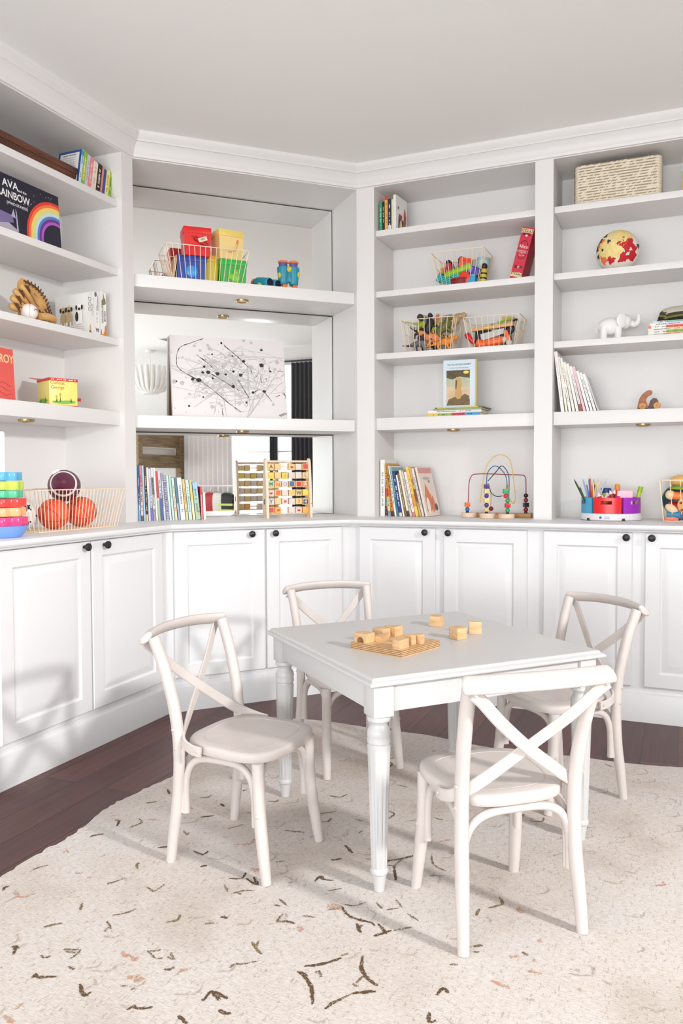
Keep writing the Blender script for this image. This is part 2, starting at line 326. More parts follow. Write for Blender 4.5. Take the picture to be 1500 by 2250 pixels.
# ================================================================ rug
RUGZ = .012
def rug_mat():
    m = bpy.data.materials.new('rug_wool'); m.use_nodes = True; nt = m.node_tree; p = nt.nodes['Principled BSDF']; L = nt.links.new
    tc = nt.nodes.new('ShaderNodeTexCoord')
    def noise(sc, det, dis=0):
        n = nt.nodes.new('ShaderNodeTexNoise'); n.inputs['Detail'].default_value = det; n.inputs['Distortion'].default_value = dis
        mp = nt.nodes.new('ShaderNodeMapping'); mp.inputs['Scale'].default_value = sc; L(tc.outputs['Object'], mp.inputs[0]); L(mp.outputs[0], n.inputs['Vector']); n.inputs['Scale'].default_value = 1; return n.outputs['Fac']
    def ramp(f, *st):
        r = nt.nodes.new('ShaderNodeValToRGB'); e = r.color_ramp.elements
        while len(e) < len(st): e.new(.5)
        for k, (pos, c) in enumerate(st): e[k].position = pos; e[k].color = tuple(lin(x) for x in c)+(1,)
        L(f, r.inputs['Fac']); return r.outputs['Color']
    def mix(a, b_, f, mode='MIX'):
        x = nt.nodes.new('ShaderNodeMix'); x.data_type = 'RGBA'; x.blend_type = mode; L(a, x.inputs['A']); L(b_, x.inputs['B'])
        if isinstance(f, (int, float)): x.inputs['Factor'].default_value = f
        else: L(f, x.inputs['Factor'])
        return x.outputs['Result']
    base = ramp(noise((3.2, 3.2, 1), 5, .5), (.28, (196, 186, 178)), (.46, (210, 202, 197)), (.62, (213, 207, 204)), (.78, (205, 202, 202)))
    grain = ramp(noise((55, 330, 1), 3), (.3, (206, 196, 186)), (.6, (255, 255, 255)))
    speck = ramp(noise((170, 60, 1), 4, 1), (.30, (190, 172, 150)), (.44, (255, 255, 255)))
    c = mix(mix(base, grain, .55, 'MULTIPLY'), speck, .6, 'MULTIPLY')
    pale = ramp(noise((95, 95, 1), 4, 1.5), (.64, (0, 0, 0)), (.82, (190, 190, 190)))
    w_ = nt.nodes.new('ShaderNodeRGB'); w_.outputs[0].default_value = (lin(248), lin(242), lin(236), 1)
    c = mix(c, w_.outputs[0], pale); L(c, p.inputs['Base Color']); p.inputs['Roughness'].default_value = .95; p.inputs['Specular IOR Level'].default_value = .1
    bp = nt.nodes.new('ShaderNodeBump'); bp.inputs['Strength'].default_value = .28; bp.inputs['Distance'].default_value = .004; L(noise((260, 260, 1), 4), bp.inputs['Height']); L(bp.outputs[0], p.inputs['Normal']); return m
def rug_edge():
    pts = []; rnd = random.Random(3)
    n = 260
    for i in range(n+1):
        y = -1.6+i*(3.3+1.6)/n; pts.append((-1.79+.018*math.sin(y*5)+.010*math.sin(y*13+1)+rnd.uniform(-.006, .006), y))
    n = 180
    for i in range(n+1):
        x = -1.78+i*3.9/n; pts.append((x, 3.318+.028*math.sin(x*4.2+.9)+.010*math.sin(x*11)+rnd.uniform(-.003, .003)))
    return pts+[(2.12, -1.6)]
b = MB(); pe = rug_edge(); b.rings([[(x, y, .0005) for x, y in pe], [(x, y, RUGZ-.003) for x, y in pe], [(x+(.002 if x < 0 else -.002), y-.002, RUGZ) for x, y in pe]])
RB_ = b
def yarn(rgb, k):
    m = bpy.data.materials.new('motif_yarn'); m.use_nodes = True; nt = m.node_tree; p = nt.nodes['Principled BSDF']; p.inputs['Base Color'].default_value = tuple(lin(x) for x in rgb)+(1,); p.inputs['Roughness'].default_value = .95
    tc = nt.nodes.new('ShaderNodeTexCoord'); n = nt.nodes.new('ShaderNodeTexNoise'); n.inputs['Scale'].default_value = 330; n.inputs['Detail'].default_value = 3; nt.links.new(tc.outputs['Object'], n.inputs['Vector'])
    r = nt.nodes.new('ShaderNodeValToRGB'); r.color_ramp.elements[0].position = k-.06; r.color_ramp.elements[1].position = k+.06; nt.links.new(n.outputs['Fac'], r.inputs['Fac']); nt.links.new(r.outputs['Color'], p.inputs['Alpha']); return m
RUGM = 'k -0.760,2.607 -0.744,2.603 -0.741,2.561;k -0.806,2.487 -0.787,2.498 -0.768,2.506;o -0.904,2.275 -0.890,2.289 -0.870,2.301;r -0.851,2.379 -0.848,2.394 -0.839,2.379;k -0.943,2.158 -0.944,2.176 -0.935,2.179;o -0.696,2.058 -0.700,2.092;o -0.611,2.310 -0.599,2.276;o -0.611,2.310 -0.601,2.309;b -0.664,2.193 -0.645,2.205 -0.627,2.220;b -0.550,2.176 -0.521,2.149;b -0.521,2.149 -0.502,2.188;b -0.602,2.032 -0.575,2.041 -0.547,2.063;b -0.608,2.004 -0.587,1.968;b -0.601,1.958 -0.595,1.978;o -0.762,1.979 -0.744,1.989 -0.721,1.997;k -0.807,1.892 -0.799,1.896 -0.791,1.864;b -0.797,1.892 -0.788,1.889;b -0.726,1.861 -0.712,1.850 -0.700,1.857;b -0.679,1.884 -0.655,1.881 -0.637,1.884;b -0.636,1.881 -0.642,1.858 -0.651,1.845;b -0.672,1.875 -0.645,1.869;b -0.643,1.816 -0.630,1.804 -0.627,1.810;k -0.712,1.773 -0.708,1.789 -0.700,1.777 -0.657,1.779;k -0.596,1.752 -0.572,1.712 -0.561,1.724;r -0.535,1.876 -0.522,1.858 -0.508,1.856 -0.490,1.838 -0.493,1.853;b -0.501,1.743 -0.485,1.743;R -0.493,1.771 -0.473,1.775 -0.457,1.763;b -0.475,1.733 -0.465,1.735;b -0.474,1.874 -0.455,1.875 -0.441,1.880;b -0.468,1.871 -0.449,1.848 -0.429,1.846;b -0.420,1.853 -0.407,1.844 -0.398,1.843;b -0.415,1.868 -0.402,1.846;k -0.416,1.804 -0.401,1.802;b -0.401,1.802 -0.395,1.813;r -0.381,1.783 -0.374,1.800 -0.360,1.802;k -0.308,1.693 -0.293,1.726;k -0.293,1.726 -0.271,1.695;k -0.288,1.722 -0.254,1.699;k -0.464,1.663 -0.453,1.678 -0.446,1.669 -0.412,1.672;k -0.268,1.663 -0.255,1.653 -0.240,1.651;k -0.350,1.645 -0.328,1.620;b -0.264,1.808 -0.256,1.822 -0.239,1.822 -0.201,1.835;o -0.225,1.911 -0.211,1.883 -0.195,1.860;o -0.209,1.916 -0.212,1.892;k -0.092,1.813 -0.058,1.819 -0.026,1.832 -0.004,1.845;k -0.107,1.794 -0.085,1.769 -0.070,1.729 -0.068,1.679;k -0.099,1.794 -0.082,1.773;b -0.067,1.794 -0.049,1.781;b -0.057,1.798 -0.051,1.773;k -0.039,1.664 -0.024,1.683 -0.005,1.697;b -0.171,2.001 -0.156,2.038;k -0.171,2.001 -0.145,2.001 -0.124,1.990;b -0.106,2.027 -0.075,2.019;k -0.318,2.023 -0.299,2.017;b -0.310,2.028 -0.302,2.012;f -0.400,2.018 -0.360,2.023;b -0.354,1.992 -0.331,1.994;f -0.348,2.007 -0.332,1.994;f -0.410,2.073 -0.385,2.059;b -0.334,2.190 -0.318,2.147;b -0.307,2.133 -0.281,2.153 -0.246,2.153;b -0.296,2.147 -0.279,2.133;b -0.174,2.111 -0.150,2.076;b -0.184,2.082 -0.168,2.071;k -0.573,2.408 -0.537,2.418;k -0.457,2.388 -0.425,2.365 -0.412,2.387;b -0.427,2.358 -0.417,2.375;k -0.418,2.288 -0.400,2.295;k -0.325,2.222 -0.289,2.219 -0.281,2.254;k -0.277,2.221 -0.240,2.183 -0.255,2.227;k -0.081,2.201 -0.063,2.232 -0.056,2.213 -0.027,2.206;b -0.042,2.151 -0.004,2.163;k -0.035,2.326 -0.004,2.333;b -0.516,2.528 -0.500,2.499 -0.494,2.515;k -0.479,2.628 -0.435,2.640;b -0.374,2.540 -0.326,2.569;k -0.427,2.738 -0.411,2.713;b -0.330,2.666 -0.294,2.651;b -0.081,2.649 -0.024,2.668;k -0.643,2.870 -0.625,2.824;o -0.691,2.745 -0.654,2.758;o -0.365,2.852 -0.349,2.858;b -0.188,2.526 -0.121,2.509;f -0.214,2.362 -0.177,2.368;b -0.197,2.314 -0.170,2.323;f -0.100,2.739 -0.064,2.735;f -0.044,2.735 -0.020,2.710;R -0.041,2.076 -0.004,2.064;b -0.043,2.053 -0.010,2.062;r -0.652,2.615 -0.619,2.606;r -0.773,2.251 -0.753,2.257;r -0.723,1.647 -0.693,1.625;r -0.709,1.665 -0.698,1.687;r -0.732,2.225 -0.721,2.231;r -0.532,2.705 -0.514,2.695;R -0.270,2.274 -0.243,2.267;k -0.004,2.070 0.019,2.020 0.072,1.994 0.080,1.978;b 0.002,2.081 0.032,2.075 0.063,2.092;k 0.034,1.989 0.044,1.948;b 0.048,1.984 0.039,1.968;k 0.089,1.989 0.110,1.943;k 0.075,1.933 0.122,1.958;b 0.128,1.958 0.175,1.973;b 0.143,2.103 0.156,2.063;b 0.116,2.052 0.147,2.063;b 0.088,2.092 0.104,2.058;b 0.168,2.036 0.195,1.998;k 0.121,2.318 0.176,2.332 0.227,2.360;b 0.123,2.297 0.159,2.284;k 0.150,2.290 0.150,2.205;b 0.172,2.325 0.145,2.277;b 0.268,2.360 0.267,2.296 0.299,2.256;b 0.247,2.230 0.282,2.230;k 0.006,2.421 0.030,2.369;b 0.041,2.609 0.068,2.591;b 0.051,2.507 0.066,2.523;k 0.047,1.854 0.042,1.810 0.050,1.776 0.077,1.740;b 0.021,1.748 0.036,1.736;k 0.021,1.716 0.072,1.722;b -0.004,1.697 0.021,1.716;b 0.051,1.780 0.029,1.752;k 0.206,1.708 0.224,1.731 0.232,1.715;k 0.183,1.652 0.180,1.624 0.194,1.627;b -0.004,1.854 0.012,1.863;r 0.396,1.843 0.419,1.851;b 0.430,1.865 0.441,1.851;r 0.446,1.829 0.455,1.833;r 0.484,1.916 0.483,1.902;o 0.317,1.889 0.340,1.893;b 0.313,1.866 0.327,1.866;b 0.249,1.817 0.268,1.817;o 0.345,2.023 0.360,2.056;f 0.411,2.222 0.449,2.215;f 0.633,2.349 0.688,2.371;f 0.729,2.370 0.766,2.377;f 0.818,2.252 0.846,2.238;f 0.865,2.355 0.891,2.340;f 0.785,2.542 0.819,2.533;b 1.040,3.112 1.055,3.075;f 0.933,2.850 0.978,2.860;f 1.046,2.797 1.075,2.787;b 0.308,2.615 0.336,2.597;r 0.298,2.441 0.340,2.457;b 0.203,2.900 0.239,2.878;b 0.181,3.185 0.208,3.172;f 0.147,2.737 0.186,2.717;f 0.525,2.055 0.541,2.049;f 0.586,1.757 0.604,1.740;f 0.394,1.695 0.418,1.691;r 0.336,1.758 0.372,1.730;f 0.401,2.166 0.421,2.142;R 0.459,2.055 0.473,2.039;r 0.427,1.791 0.456,1.782;f 0.523,1.798 0.548,1.794'
b = RB_; INV = RZ(-ROT_R); rnd = random.Random(11)
TY = {'k': (1, .0082), 'b': (2, .006), 'o': (3, .0075), 'r': (4, .010), 'R': (4, .024), 'f': (5, .006)}
def stroke(pts, kind):
    mi, w_ = TY[kind]; b.mi = mi; P = smooth([(x, y, 0) for x, y in pts], 3); Q = []
    for a, c in zip(P, P[1:]):
        k = max(1, int((c-a).length/.006)); Q += [a.lerp(c, i/k) for i in range(k)]
    Q.append(P[-1]); prev = None; n = len(Q)
    for i, q in enumerate(Q):
        t = (Q[min(i+1, n-1)]-Q[max(i-1, 0)]); t = t.normalized() if t.length > 1e-7 else V((1, 0, 0)); N = V((-t.y, t.x, 0)); f = .45+.75*math.sin(PI*(i+.6)/(n+.2))**.6
        l, r_ = w_*f*rnd.uniform(.25, .65), w_*f*rnd.uniform(.25, .65); z = RUGZ+.0006+rnd.uniform(0, .0008)
        cur = (b.bm.verts.new(INV @ V((q.x+N.x*l, q.y+N.y*l, z))), b.bm.verts.new(INV @ V((q.x-N.x*r_, q.y-N.y*r_, z))))
        if prev: b._f((prev[0], cur[0], cur[1], prev[1]))
        prev = cur
for s_ in RUGM.split(';'):
    k, *ps = s_.split(' '); stroke([tuple(float(q) for q in p_.split(',')) for p_ in ps], k)
for i in range(330):                                                # faint worn marks
    x, y = rnd.uniform(-1.7, 1.6), rnd.uniform(.6, 3.25); q = ew(x, y); a = rnd.choice((.2, -.4, 1.1))+rnd.uniform(-.3, .3); l = rnd.uniform(.012, .05)
    stroke([(q.x, q.y), (q.x+l*math.cos(a), q.y+l*math.sin(a)), (q.x+l*1.5*math.cos(a+.5), q.y+l*1.5*math.sin(a+.5))], rnd.choice('fffffor'))
tag(b.build('area_rug', [rug_mat(), yarn((92, 66, 34), .43), yarn((118, 94, 64), .48), yarn((122, 102, 58), .46), yarn((196, 142, 112), .52), yarn((182, 168, 152), .52)], ang=3, rot=(0, 0, ROT_R)), 'large ivory wool rug with faded scattered motifs under the table and chairs', 'rug')
# ================================================================ play table
TW = mat((193, 192, 192), .34, bump=(120, .02), name='table_paint'); TH = .615
tab = thing('play_table', 'square white child-size play table with turned fluted legs, centre of rug', 'table', (.2715, 2.63, 0), R(25.2))
b = MB(); h = .41
def sq(i, z): k = h-i; return [(-k, -k, z), (k, -k, z), (k, k, z), (-k, k, z)]
b.rings([sq(.03, .591), sq(.006, .592), sq(.001, .595), sq(0, .599), sq(.002, .603), sq(.008, .606), sq(.012, .608), sq(.014, .613), sq(.017, TH)]); b.build('table_top', TW, tab, 30)
LX = .358
for sx, sy in ((1, 0), (-1, 0), (0, 1), (0, -1)):
    b = MB()
    if sx: b.box(sx*(LX+.009)-.011, sx*(LX+.009)+.011, -LX+.028, LX-.028, .513, .592, .002)
    else: b.box(-LX+.028, LX-.028, sy*(LX+.009)-.011, sy*(LX+.009)+.011, .513, .592, .002)
    b.build('apron', TW, tab)
legp = [(.012, RUGZ), (.0145, RUGZ+.001), (.0165, .03), (.020, .056), (.0205, .060), (.0245, .064), (.0255, .069), (.0245, .075), (.021, .079), (.0225, .085), (.0255, .20), (.0295, .34), (.032, .41), (.0325, .418), (.030, .421), (.0295, .425), (.0325, .428), (.033, .437), (.0315, .441), (.0325, .447), (.033, .455), (.031, .463), (.0255, .472), (.0235, .478), (.0255, .484), (.032, .489), (.033, .495), (.031, .5005), (.028, .502)]
for sx in (-1, 1):
    for sy in (-1, 1):
        b = MB(); b.lathe(legp, 36, flute=.0028, fl=(9, 11)); b.box(-.031, .031, -.031, .031, .502, .592, .003); b.build('leg', TW, tab, 32, (sx*LX, sy*LX, 0))
# ================================================================ cross-back chairs
CW = mat((201, 192, 188), .45, bump=(90, .05), var=.05, vscale=14, name='whitewashed_wood'); BOLT = mat((205, 196, 186), .4, .3)
def make_chair(loc, rot, label):
    t = thing('crossback_chair', label, 'chair', loc, rot, 'child-size cross-back chairs'); z0 = 0
    # seat: rounded trapezoid with dished top
    def outline(k, z):
        o = []
        for i in range(64):
            a = 2*PI*i/64; c, s_ = math.cos(a), math.sin(a); x = math.copysign(abs(c)**.62, c); y = math.copysign(abs(s_)**.62, s_)
            hw = .168+.010*y; o.append((x*(hw-k), y*(.163-k)+.012, z))
        return o
    b = MB(); b.rings([outline(.012, .336), outline(.003, .338), outline(0, .343), outline(0, .358), outline(.003, .364), outline(.009, .367), outline(.036, .3672), outline(.0375, .3655), outline(.039, .367), outline(.09, .3648), outline(.15, .364)]); b.build('seat', CW, t, 40)
    posts = []
    for s_ in (-1, 1):
        P = smooth([(s_*.163, -.168, z0), (s_*.160, -.156, .10), (s_*.156, -.143, .20), (s_*.155, -.138, .33), (s_*.158, -.150, .45), (s_*.164, -.180, .57), (s_*.171, -.217, .668)], 6)
        n = len(P); b = MB(); b.tube(P, [.0145+.0035*min(1, i/(n*.25)) if i < n*.8 else .018 for i in range(n)], 14); b.build('rear_leg', CW, t, 50)
        P = smooth([(s_*.152, .163, z0), (s_*.149, .152, .07), (s_*.144, .138, .17), (s_*.142, .132, .26), (s_*.142, .130, .338)], 6); n = len(P)
        b = MB(); b.tube(P, [.0142+.004*min(1, i/(n*.4)) for i in range(n)], 14); b.build('front_leg', CW, t, 50)
        # crossing slat: from behind one post over the back to the opposite side of the seat
        o = .004 if s_ > 0 else -.004
        P = smooth([(s_*.176, -.246, .650), (s_*.150, -.238, .628), (s_*.09, -.215, .567), (0, -.181+o, .488), (-s_*.085, -.155, .424), (-s_*.136, -.1345, .386), (-s_*.166, -.112, .366), (-s_*.177, -.075, .354), (-s_*.177, -.042, .3505)], 6)
        N = smooth([(0, -1, 0), (0, -1, 0), (0, -1, 0), (0, -1, 0), (-s_*.25, -1, 0), (-s_*.7, -.8, 0), (-s_*1, -.45, 0), (-s_, -.08, 0), (-s_, 0, 0)], 6)
        b = MB(); b.band(P, N, .031, .0075); b.build('cross_slat', CW, t, 40)
    P = smooth([(-.196, -.228, .667), (-.15, -.248, .671), (-.08, -.266, .675), (0, -.272, .676), (.08, -.266, .675), (.15, -.248, .671), (.196, -.228, .667)], 6); n = len(P)
    b = MB(); b.tube(P, [.0195*(.72 if i in (0, n-1) else 1) for i in range(n)], 16, flat=(1.28, .66)); b.build('top_rail', CW, t, 50)
    for ax, ay, nx, ny in ((-.148, -.130, .148, -.130), (-.138, .122, .138, .122), (-.146, -.122, -.136, .116), (.146, -.122, .136, .116)):
        A, B = V((ax, ay, 0)), V((nx, ny, 0)); P = []
        for q in range(0, 33):
            f = q/32; th = PI*f; k = .5-.5*math.copysign(abs(math.cos(th))**.55, math.cos(th)); zz = .165+.157*abs(math.sin(th))**.55
            p = A.lerp(B, k); P.append((p.x, p.y, zz))
        b = MB(); b.tube([(P[0][0], P[0][1], .15)]+P+[(P[-1][0], P[-1][1], .15)], .0112, 10); b.build('arch_brace', CW, t, 50)
    for s_ in (-1, 1):
        for p, q in (((s_*.1815, -.055, .352), (s_, 0, 0)), ((s_*.174, -.147, .40), (s_*.3, -.1, 0)), ((s_*.172, -.14, .345), (s_, -.3, 0)), ((s_*.172, -.2515, .649), (0, -1, 0)), ((s_*.161, .138, .19), (s_, .2, 0))):
            b = MB(); b.lathe([(.0055, -.003), (.0055, .0012), (.004, .0028), (.001, .0034)], 12, V(q).to_track_quat('Z', 'Y').to_matrix().to_4x4()); b.build('bolt', BOLT, t, loc=p)
    return t
def facing(f): return math.atan2(f[1], f[0])-PI/2
ch = make_chair((-.289, 2.395, RUGZ), facing((.888, -.46)), 'whitewashed cross-back chair left of the table, nearest the left cabinets')
dup(ch, (.396, 2.063, RUGZ), facing((-.284, .959)), 'whitewashed cross-back chair in front, seen from behind with its X back nearest us')
dup(ch, (.025, 3.165, RUGZ), facing((.36, -.933)), 'whitewashed cross-back chair behind the table, facing us before the corner cabinet')
dup(ch, (.772, 2.845, RUGZ), facing((-.898, -.44)), 'whitewashed cross-back chair right of the table, turned side-on toward it')
# ================================================================ puzzle tray and wooden blocks on the table
PLY = wood((190, 146, 100), (212, 172, 128), .5, (8, 60, 60), 'plywood', bands=230); PINE = wood((196, 154, 108), (216, 180, 138), .5, (20, 130, 130), 'pine')
tr = thing('puzzle_tray', 'square plywood puzzle tray with layered edges holding blocks on the table', 'tray', (.1685, 2.485, TH), R(48.5))
b = MB(); b.box(-.1, .1, -.1, .1, 0, .012)
holes = [(-.085, -.02, .0, .085), (.01, .085, .05, .088), (.035, .088, -.085, -.02)]
for x0, x1, y0, y1 in ((-.1, .1, -.1, -.085), (-.1, .1, .085, .1), (-.1, -.085, -.085, .085), (.085, .1, -.085, .085)): b.box(x0, x1, y0, y1, .012, .018)
b.build('base', PLY, tr); tr.scale = (1, 1, 1.2)
b = MB(); b.box(-.085, .05, -.085, .085, .012, .0178); b.box(.05, .085, -.085, .045, .012, .0178); b.prism([(.05, .045), (.085, .045), (.05, .085)], .012, .0178); b.build('fitted_board', PINE, tr)
TZ = TH+.0216
def block(label, x, y, z, rot, fn, name='wooden_block'):
    b = MB(); fn(b); tag(b.build(name, PINE, loc=(x, y, z), rot=(0, 0, rot), ang=40), label, 'block', 'wooden puzzle blocks')
RB = R(48.5)
block('arched wooden block with dark cut-out at the left corner of the puzzle tray', .071, 2.479, TZ, RB-PI/2, lambda b: b.prism([(-.024, 0), (-.0135, 0), (-.0135, .004)]+[(.0135*math.cos(a), .004+.0135*math.sin(a)) for a in [PI*(1-i/10) for i in range(1, 10)]]+[(.0135, .004), (.0135, 0), (.024, 0), (.024, .029), (-.024, .029)], -.021, .021, RX(PI/2), .0008))
block('plain square wooden block at the back of the puzzle tray', .128, 2.556, TZ, RB, lambda b: b.box(-.021, .021, -.021, .021, 0, .028, .001))
block('quarter-round wooden block at the back of the puzzle tray', .168, 2.578, TZ, RB, lambda b: b.prism([(-.018, -.02), (.0, -.02)]+[(-.018+.042*math.cos(a), -.02+.042*math.sin(a)) for a in [PI/2*i/10 for i in range(0, 11)]], 0, .031, None, .0008))
block('flat triangular wooden wedge in the middle of the puzzle tray', .135, 2.495, TZ, RB, lambda b: b.prism([(-.035, -.02), (.04, .012), (-.03, .03)], 0, .017, None, .0008))
block('half-round wooden block at the near edge of the puzzle tray', .172, 2.388, TZ, RB+R(90), lambda b: b.prism([(-.02, .024), (-.02, -.024)]+[(.03*math.cos(a)-.008, .024*math.sin(a)) for a in [-PI/2+PI*i/14 for i in range(15)]], 0, .028, None, .0008))
block('small upright wooden block, left of the pair on the puzzle tray', .212, 2.437, TZ, RB-R(4), lambda b: b.box(-.011, .011, -.013, .013, 0, .030, .001))
block('small upright wooden block, right of the pair on the puzzle tray', .240, 2.449, TZ, RB+R(3), lambda b: b.box(-.010, .010, -.013, .013, 0, .029, .001))
block('trapezoid wooden block standing alone near the back of the table', .342, 2.851, TH+.0005, R(-22), lambda b: b.prism([(-.025, 0), (.025, 0), (.018, .037), (-.018, .037)], -.02, .02, RX(PI/2), .0008))
block('plain wooden cube standing right of the puzzle tray', .385, 2.622, TH+.0005, R(35), lambda b: b.box(-.021, .021, -.021, .021, 0, .039, .001))
block('notched wooden block standing behind the wooden cube', .457, 2.71, TH+.0005, R(-5), lambda b: b.prism([(-.018, 0), (.014, 0), (.016, .018), (.010, .021), (.004, .042), (-.012, .042)], -.021, .021, RX(PI/2) @ RY(PI/2), .0008))
# ================================================================ books
PAGES = mat((232, 224, 208), .8, var=.06, vscale=120, name='page_block')
ORD = ['first', 'second', 'third', 'fourth', 'fifth', 'sixth', 'seventh', 'eighth', 'ninth', 'tenth', 'eleventh', 'twelfth', 'thirteenth', 'fourteenth', 'fifteenth', 'sixteenth', 'seventeenth', 'eighteenth', 'nineteenth', 'twentieth', 'twenty-first', 'twenty-second', 'twenty-third', 'twenty-fourth']
def marks(parent, m, x0, x1, z0, z1, y, vertical=True, seed=1, rows=1, name='spine_lettering', fill=.75):
    """tiny illegible printed strokes on a face that looks towards -y"""
    rnd = random.Random(seed); b = MB()
    if vertical:
        z = z1
        while z > z0+.003:
            l = rnd.uniform(.003, .007)
            if rnd.random() < fill: b.box(x0+rnd.uniform(0, .2)*(x1-x0), x1-rnd.uniform(0, .2)*(x1-x0), y-.0004, y+.0002, max(z0, z-l), z)
            z -= l+rnd.uniform(.0015, .004)
    else:
        h = (z1-z0)/rows
        for k in range(rows):
            x = x0
            while x < x1-.003:
                l = rnd.uniform(.003, .009)
                if rnd.random() < fill: b.box(x, min(x1, x+l), y-.0004, y+.0002, z1-(k+.75)*h, z1-(k+.2)*h)
                x += l+rnd.uniform(.0015, .003)
    if len(b.bm.faces): return b.build(name, m, parent)
def book(wl, u, v, z, th, h, d, col, label, lean=0, mark=None, bands=(), title=None, tcol=(250, 248, 240), group=None, turn=0, flat=False, seed=0, name='book', soft=False, tsize=None):
    """x = thickness, y = depth (spine at y=0 faces the room), z = height; pivots on the lower corner it leans over"""
    p, rot = on(wl, u, v, z, R(lean), turn); t = thing(name, label, 'book', p, rot, group)
    x0 = -th if lean > 0 else 0; x1 = x0+th; k = min(.0025, th*.16); cm = mat(col, .42, var=.04, vscale=60)
    b = MB(); b.box(x0, x0+k, 0, d, 0, h); b.box(x1-k, x1, 0, d, 0, h); b.box(x0+k, x1-k, 0, k, 0, h); b.build('cover', cm, t)
    b = MB(); b.box(x0+k, x1-k, k, d-.004, .003, h-.003); b.build('pages', PAGES, t)
    for (f0, f1, c) in bands:
        b = MB(); b.box(x0+.0003, x1-.0003, -.0004, .001, f0*h, f1*h); b.build('spine_band', mat(c, .42), t)
    if title: text(title, tsize or min(th*.75, .02), mat(tcol, .5), t, ((x0+x1)/2, -.0006, h*.55), (PI/2, PI/2, 0), 'spine_lettering')
    elif mark: marks(t, mat(mark, .5), x0+th*.28, x1-th*.28, h*.18, h*.82, -.0005, True, seed)
    return t
# ---- row on the worktop before the mirror (left to right)
row = [(1, .0085, .292, (186, 204, 232), None, (), 'pale blue'), (2, .0100, .292, (38, 86, 138), (214, 226, 240), ((0, .3, (120, 178, 216)),), 'navy and sky-blue'), (3, .0115, .291, (206, 122, 124), (70, 30, 50), ((0, .62, (226, 196, 186)), (.0, .1, (110, 40, 60))), 'salmon pink'), (4, .0085, .291, (170, 196, 226), None, (), 'light blue'), (5, .0105, .286, (40, 36, 34), (236, 206, 120), ((.0, .12, (226, 196, 150)),), 'black and gold'), (6, .0105, .281, (226, 216, 204), None, ((0, .5, (190, 206, 232)),), 'cream and pale blue'), (7, .0095, .274, (204, 204, 226), (120, 90, 170), ((0, .25, (126, 106, 186)),), 'lilac'), (8, .0115, .279, (216, 210, 206), (60, 60, 60), ((.5, .82, (112, 112, 112)), (0, .22, (150, 156, 150))), 'grey and white'), (9, .0085, .279, (238, 234, 230), None, (), 'plain white'), (10, .0105, .262, (222, 218, 210), None, ((.45, 1, (196, 60, 56)), (0, .4, (170, 190, 150))), 'white and red'), (11, .0125, .262, (196, 202, 206), (90, 110, 160), ((0, .45, (70, 92, 160)),), 'blue-edged grey'), (12, .0115, .252, (150, 146, 166), (240, 240, 245), ((0, .3, (190, 196, 200)),), 'slate lavender'), (13, .0135, .250, (196, 192, 216), (96, 90, 160), (), 'spiral-bound lavender'), (14, .0105, .238, (204, 222, 214), None, (), 'mint green'), (15, .0105, .238, (168, 208, 196), None, ((0, .5, (196, 218, 222)),), 'sea green'), (16, .0120, .226, (232, 208, 176), (140, 150, 120), ((.6, 1, (206, 224, 204)),), 'peach and pale green'), (17, .0105, .228, (88, 120, 146), None, ((0, .4, (150, 178, 200)),), 'steel blue'), (18, .0235, .226, (236, 230, 230), (110, 130, 120), (), 'thick white'), (19, .0120, .219, (228, 196, 128), (150, 120, 60), ((0, .4, (206, 210, 150)),), 'yellow'), (20, .0170, .214, (196, 220, 226), (120, 140, 150), (), 'pale aqua'), (21, .0120, .213, (222, 196, 96), None, ((.0, .5, (236, 222, 190)),), 'mustard and cream'), (22, .0250, .202, (160, 196, 222), (90, 130, 120), ((.0, .62, (166, 196, 168)), (.14, .24, (236, 226, 170))), 'blue and green thick'), (23, .0090, .178, (196, 60, 74), (240, 180, 190), ((0, .75, (226, 130, 140)),), 'red and pink'), (24, .0130, .146, (236, 222, 214), None, (), 'short pinkish white')]
u = .004
for k, th, h, c, mk, bd, ds in row:
    lean = -(1+4.3*min(1, (k-1)/17)) if k < 23 else -2
    t = book('M', u+h*math.sin(R(-lean))*.0, .045, ZC, th, h, .2, c, f'{ds} book, {ORD[k-1]} from left in the row before the mirror', lean, mk, bd, group='books in the row before the mirror', seed=k)
    if k == 13:
        b = MB(); [b.tube([(th*.5+.008*math.cos(a), .002+.006*math.sin(a), .01+q*.0092) for a in [2*PI*i/12 for i in range(12)]], .0011, 5, closed=True) for q in range(26)]; b.build('spiral_binding', mat((40, 40, 44), .4), t)
    u += th+.0027+(.0012 if k > 13 else 0)
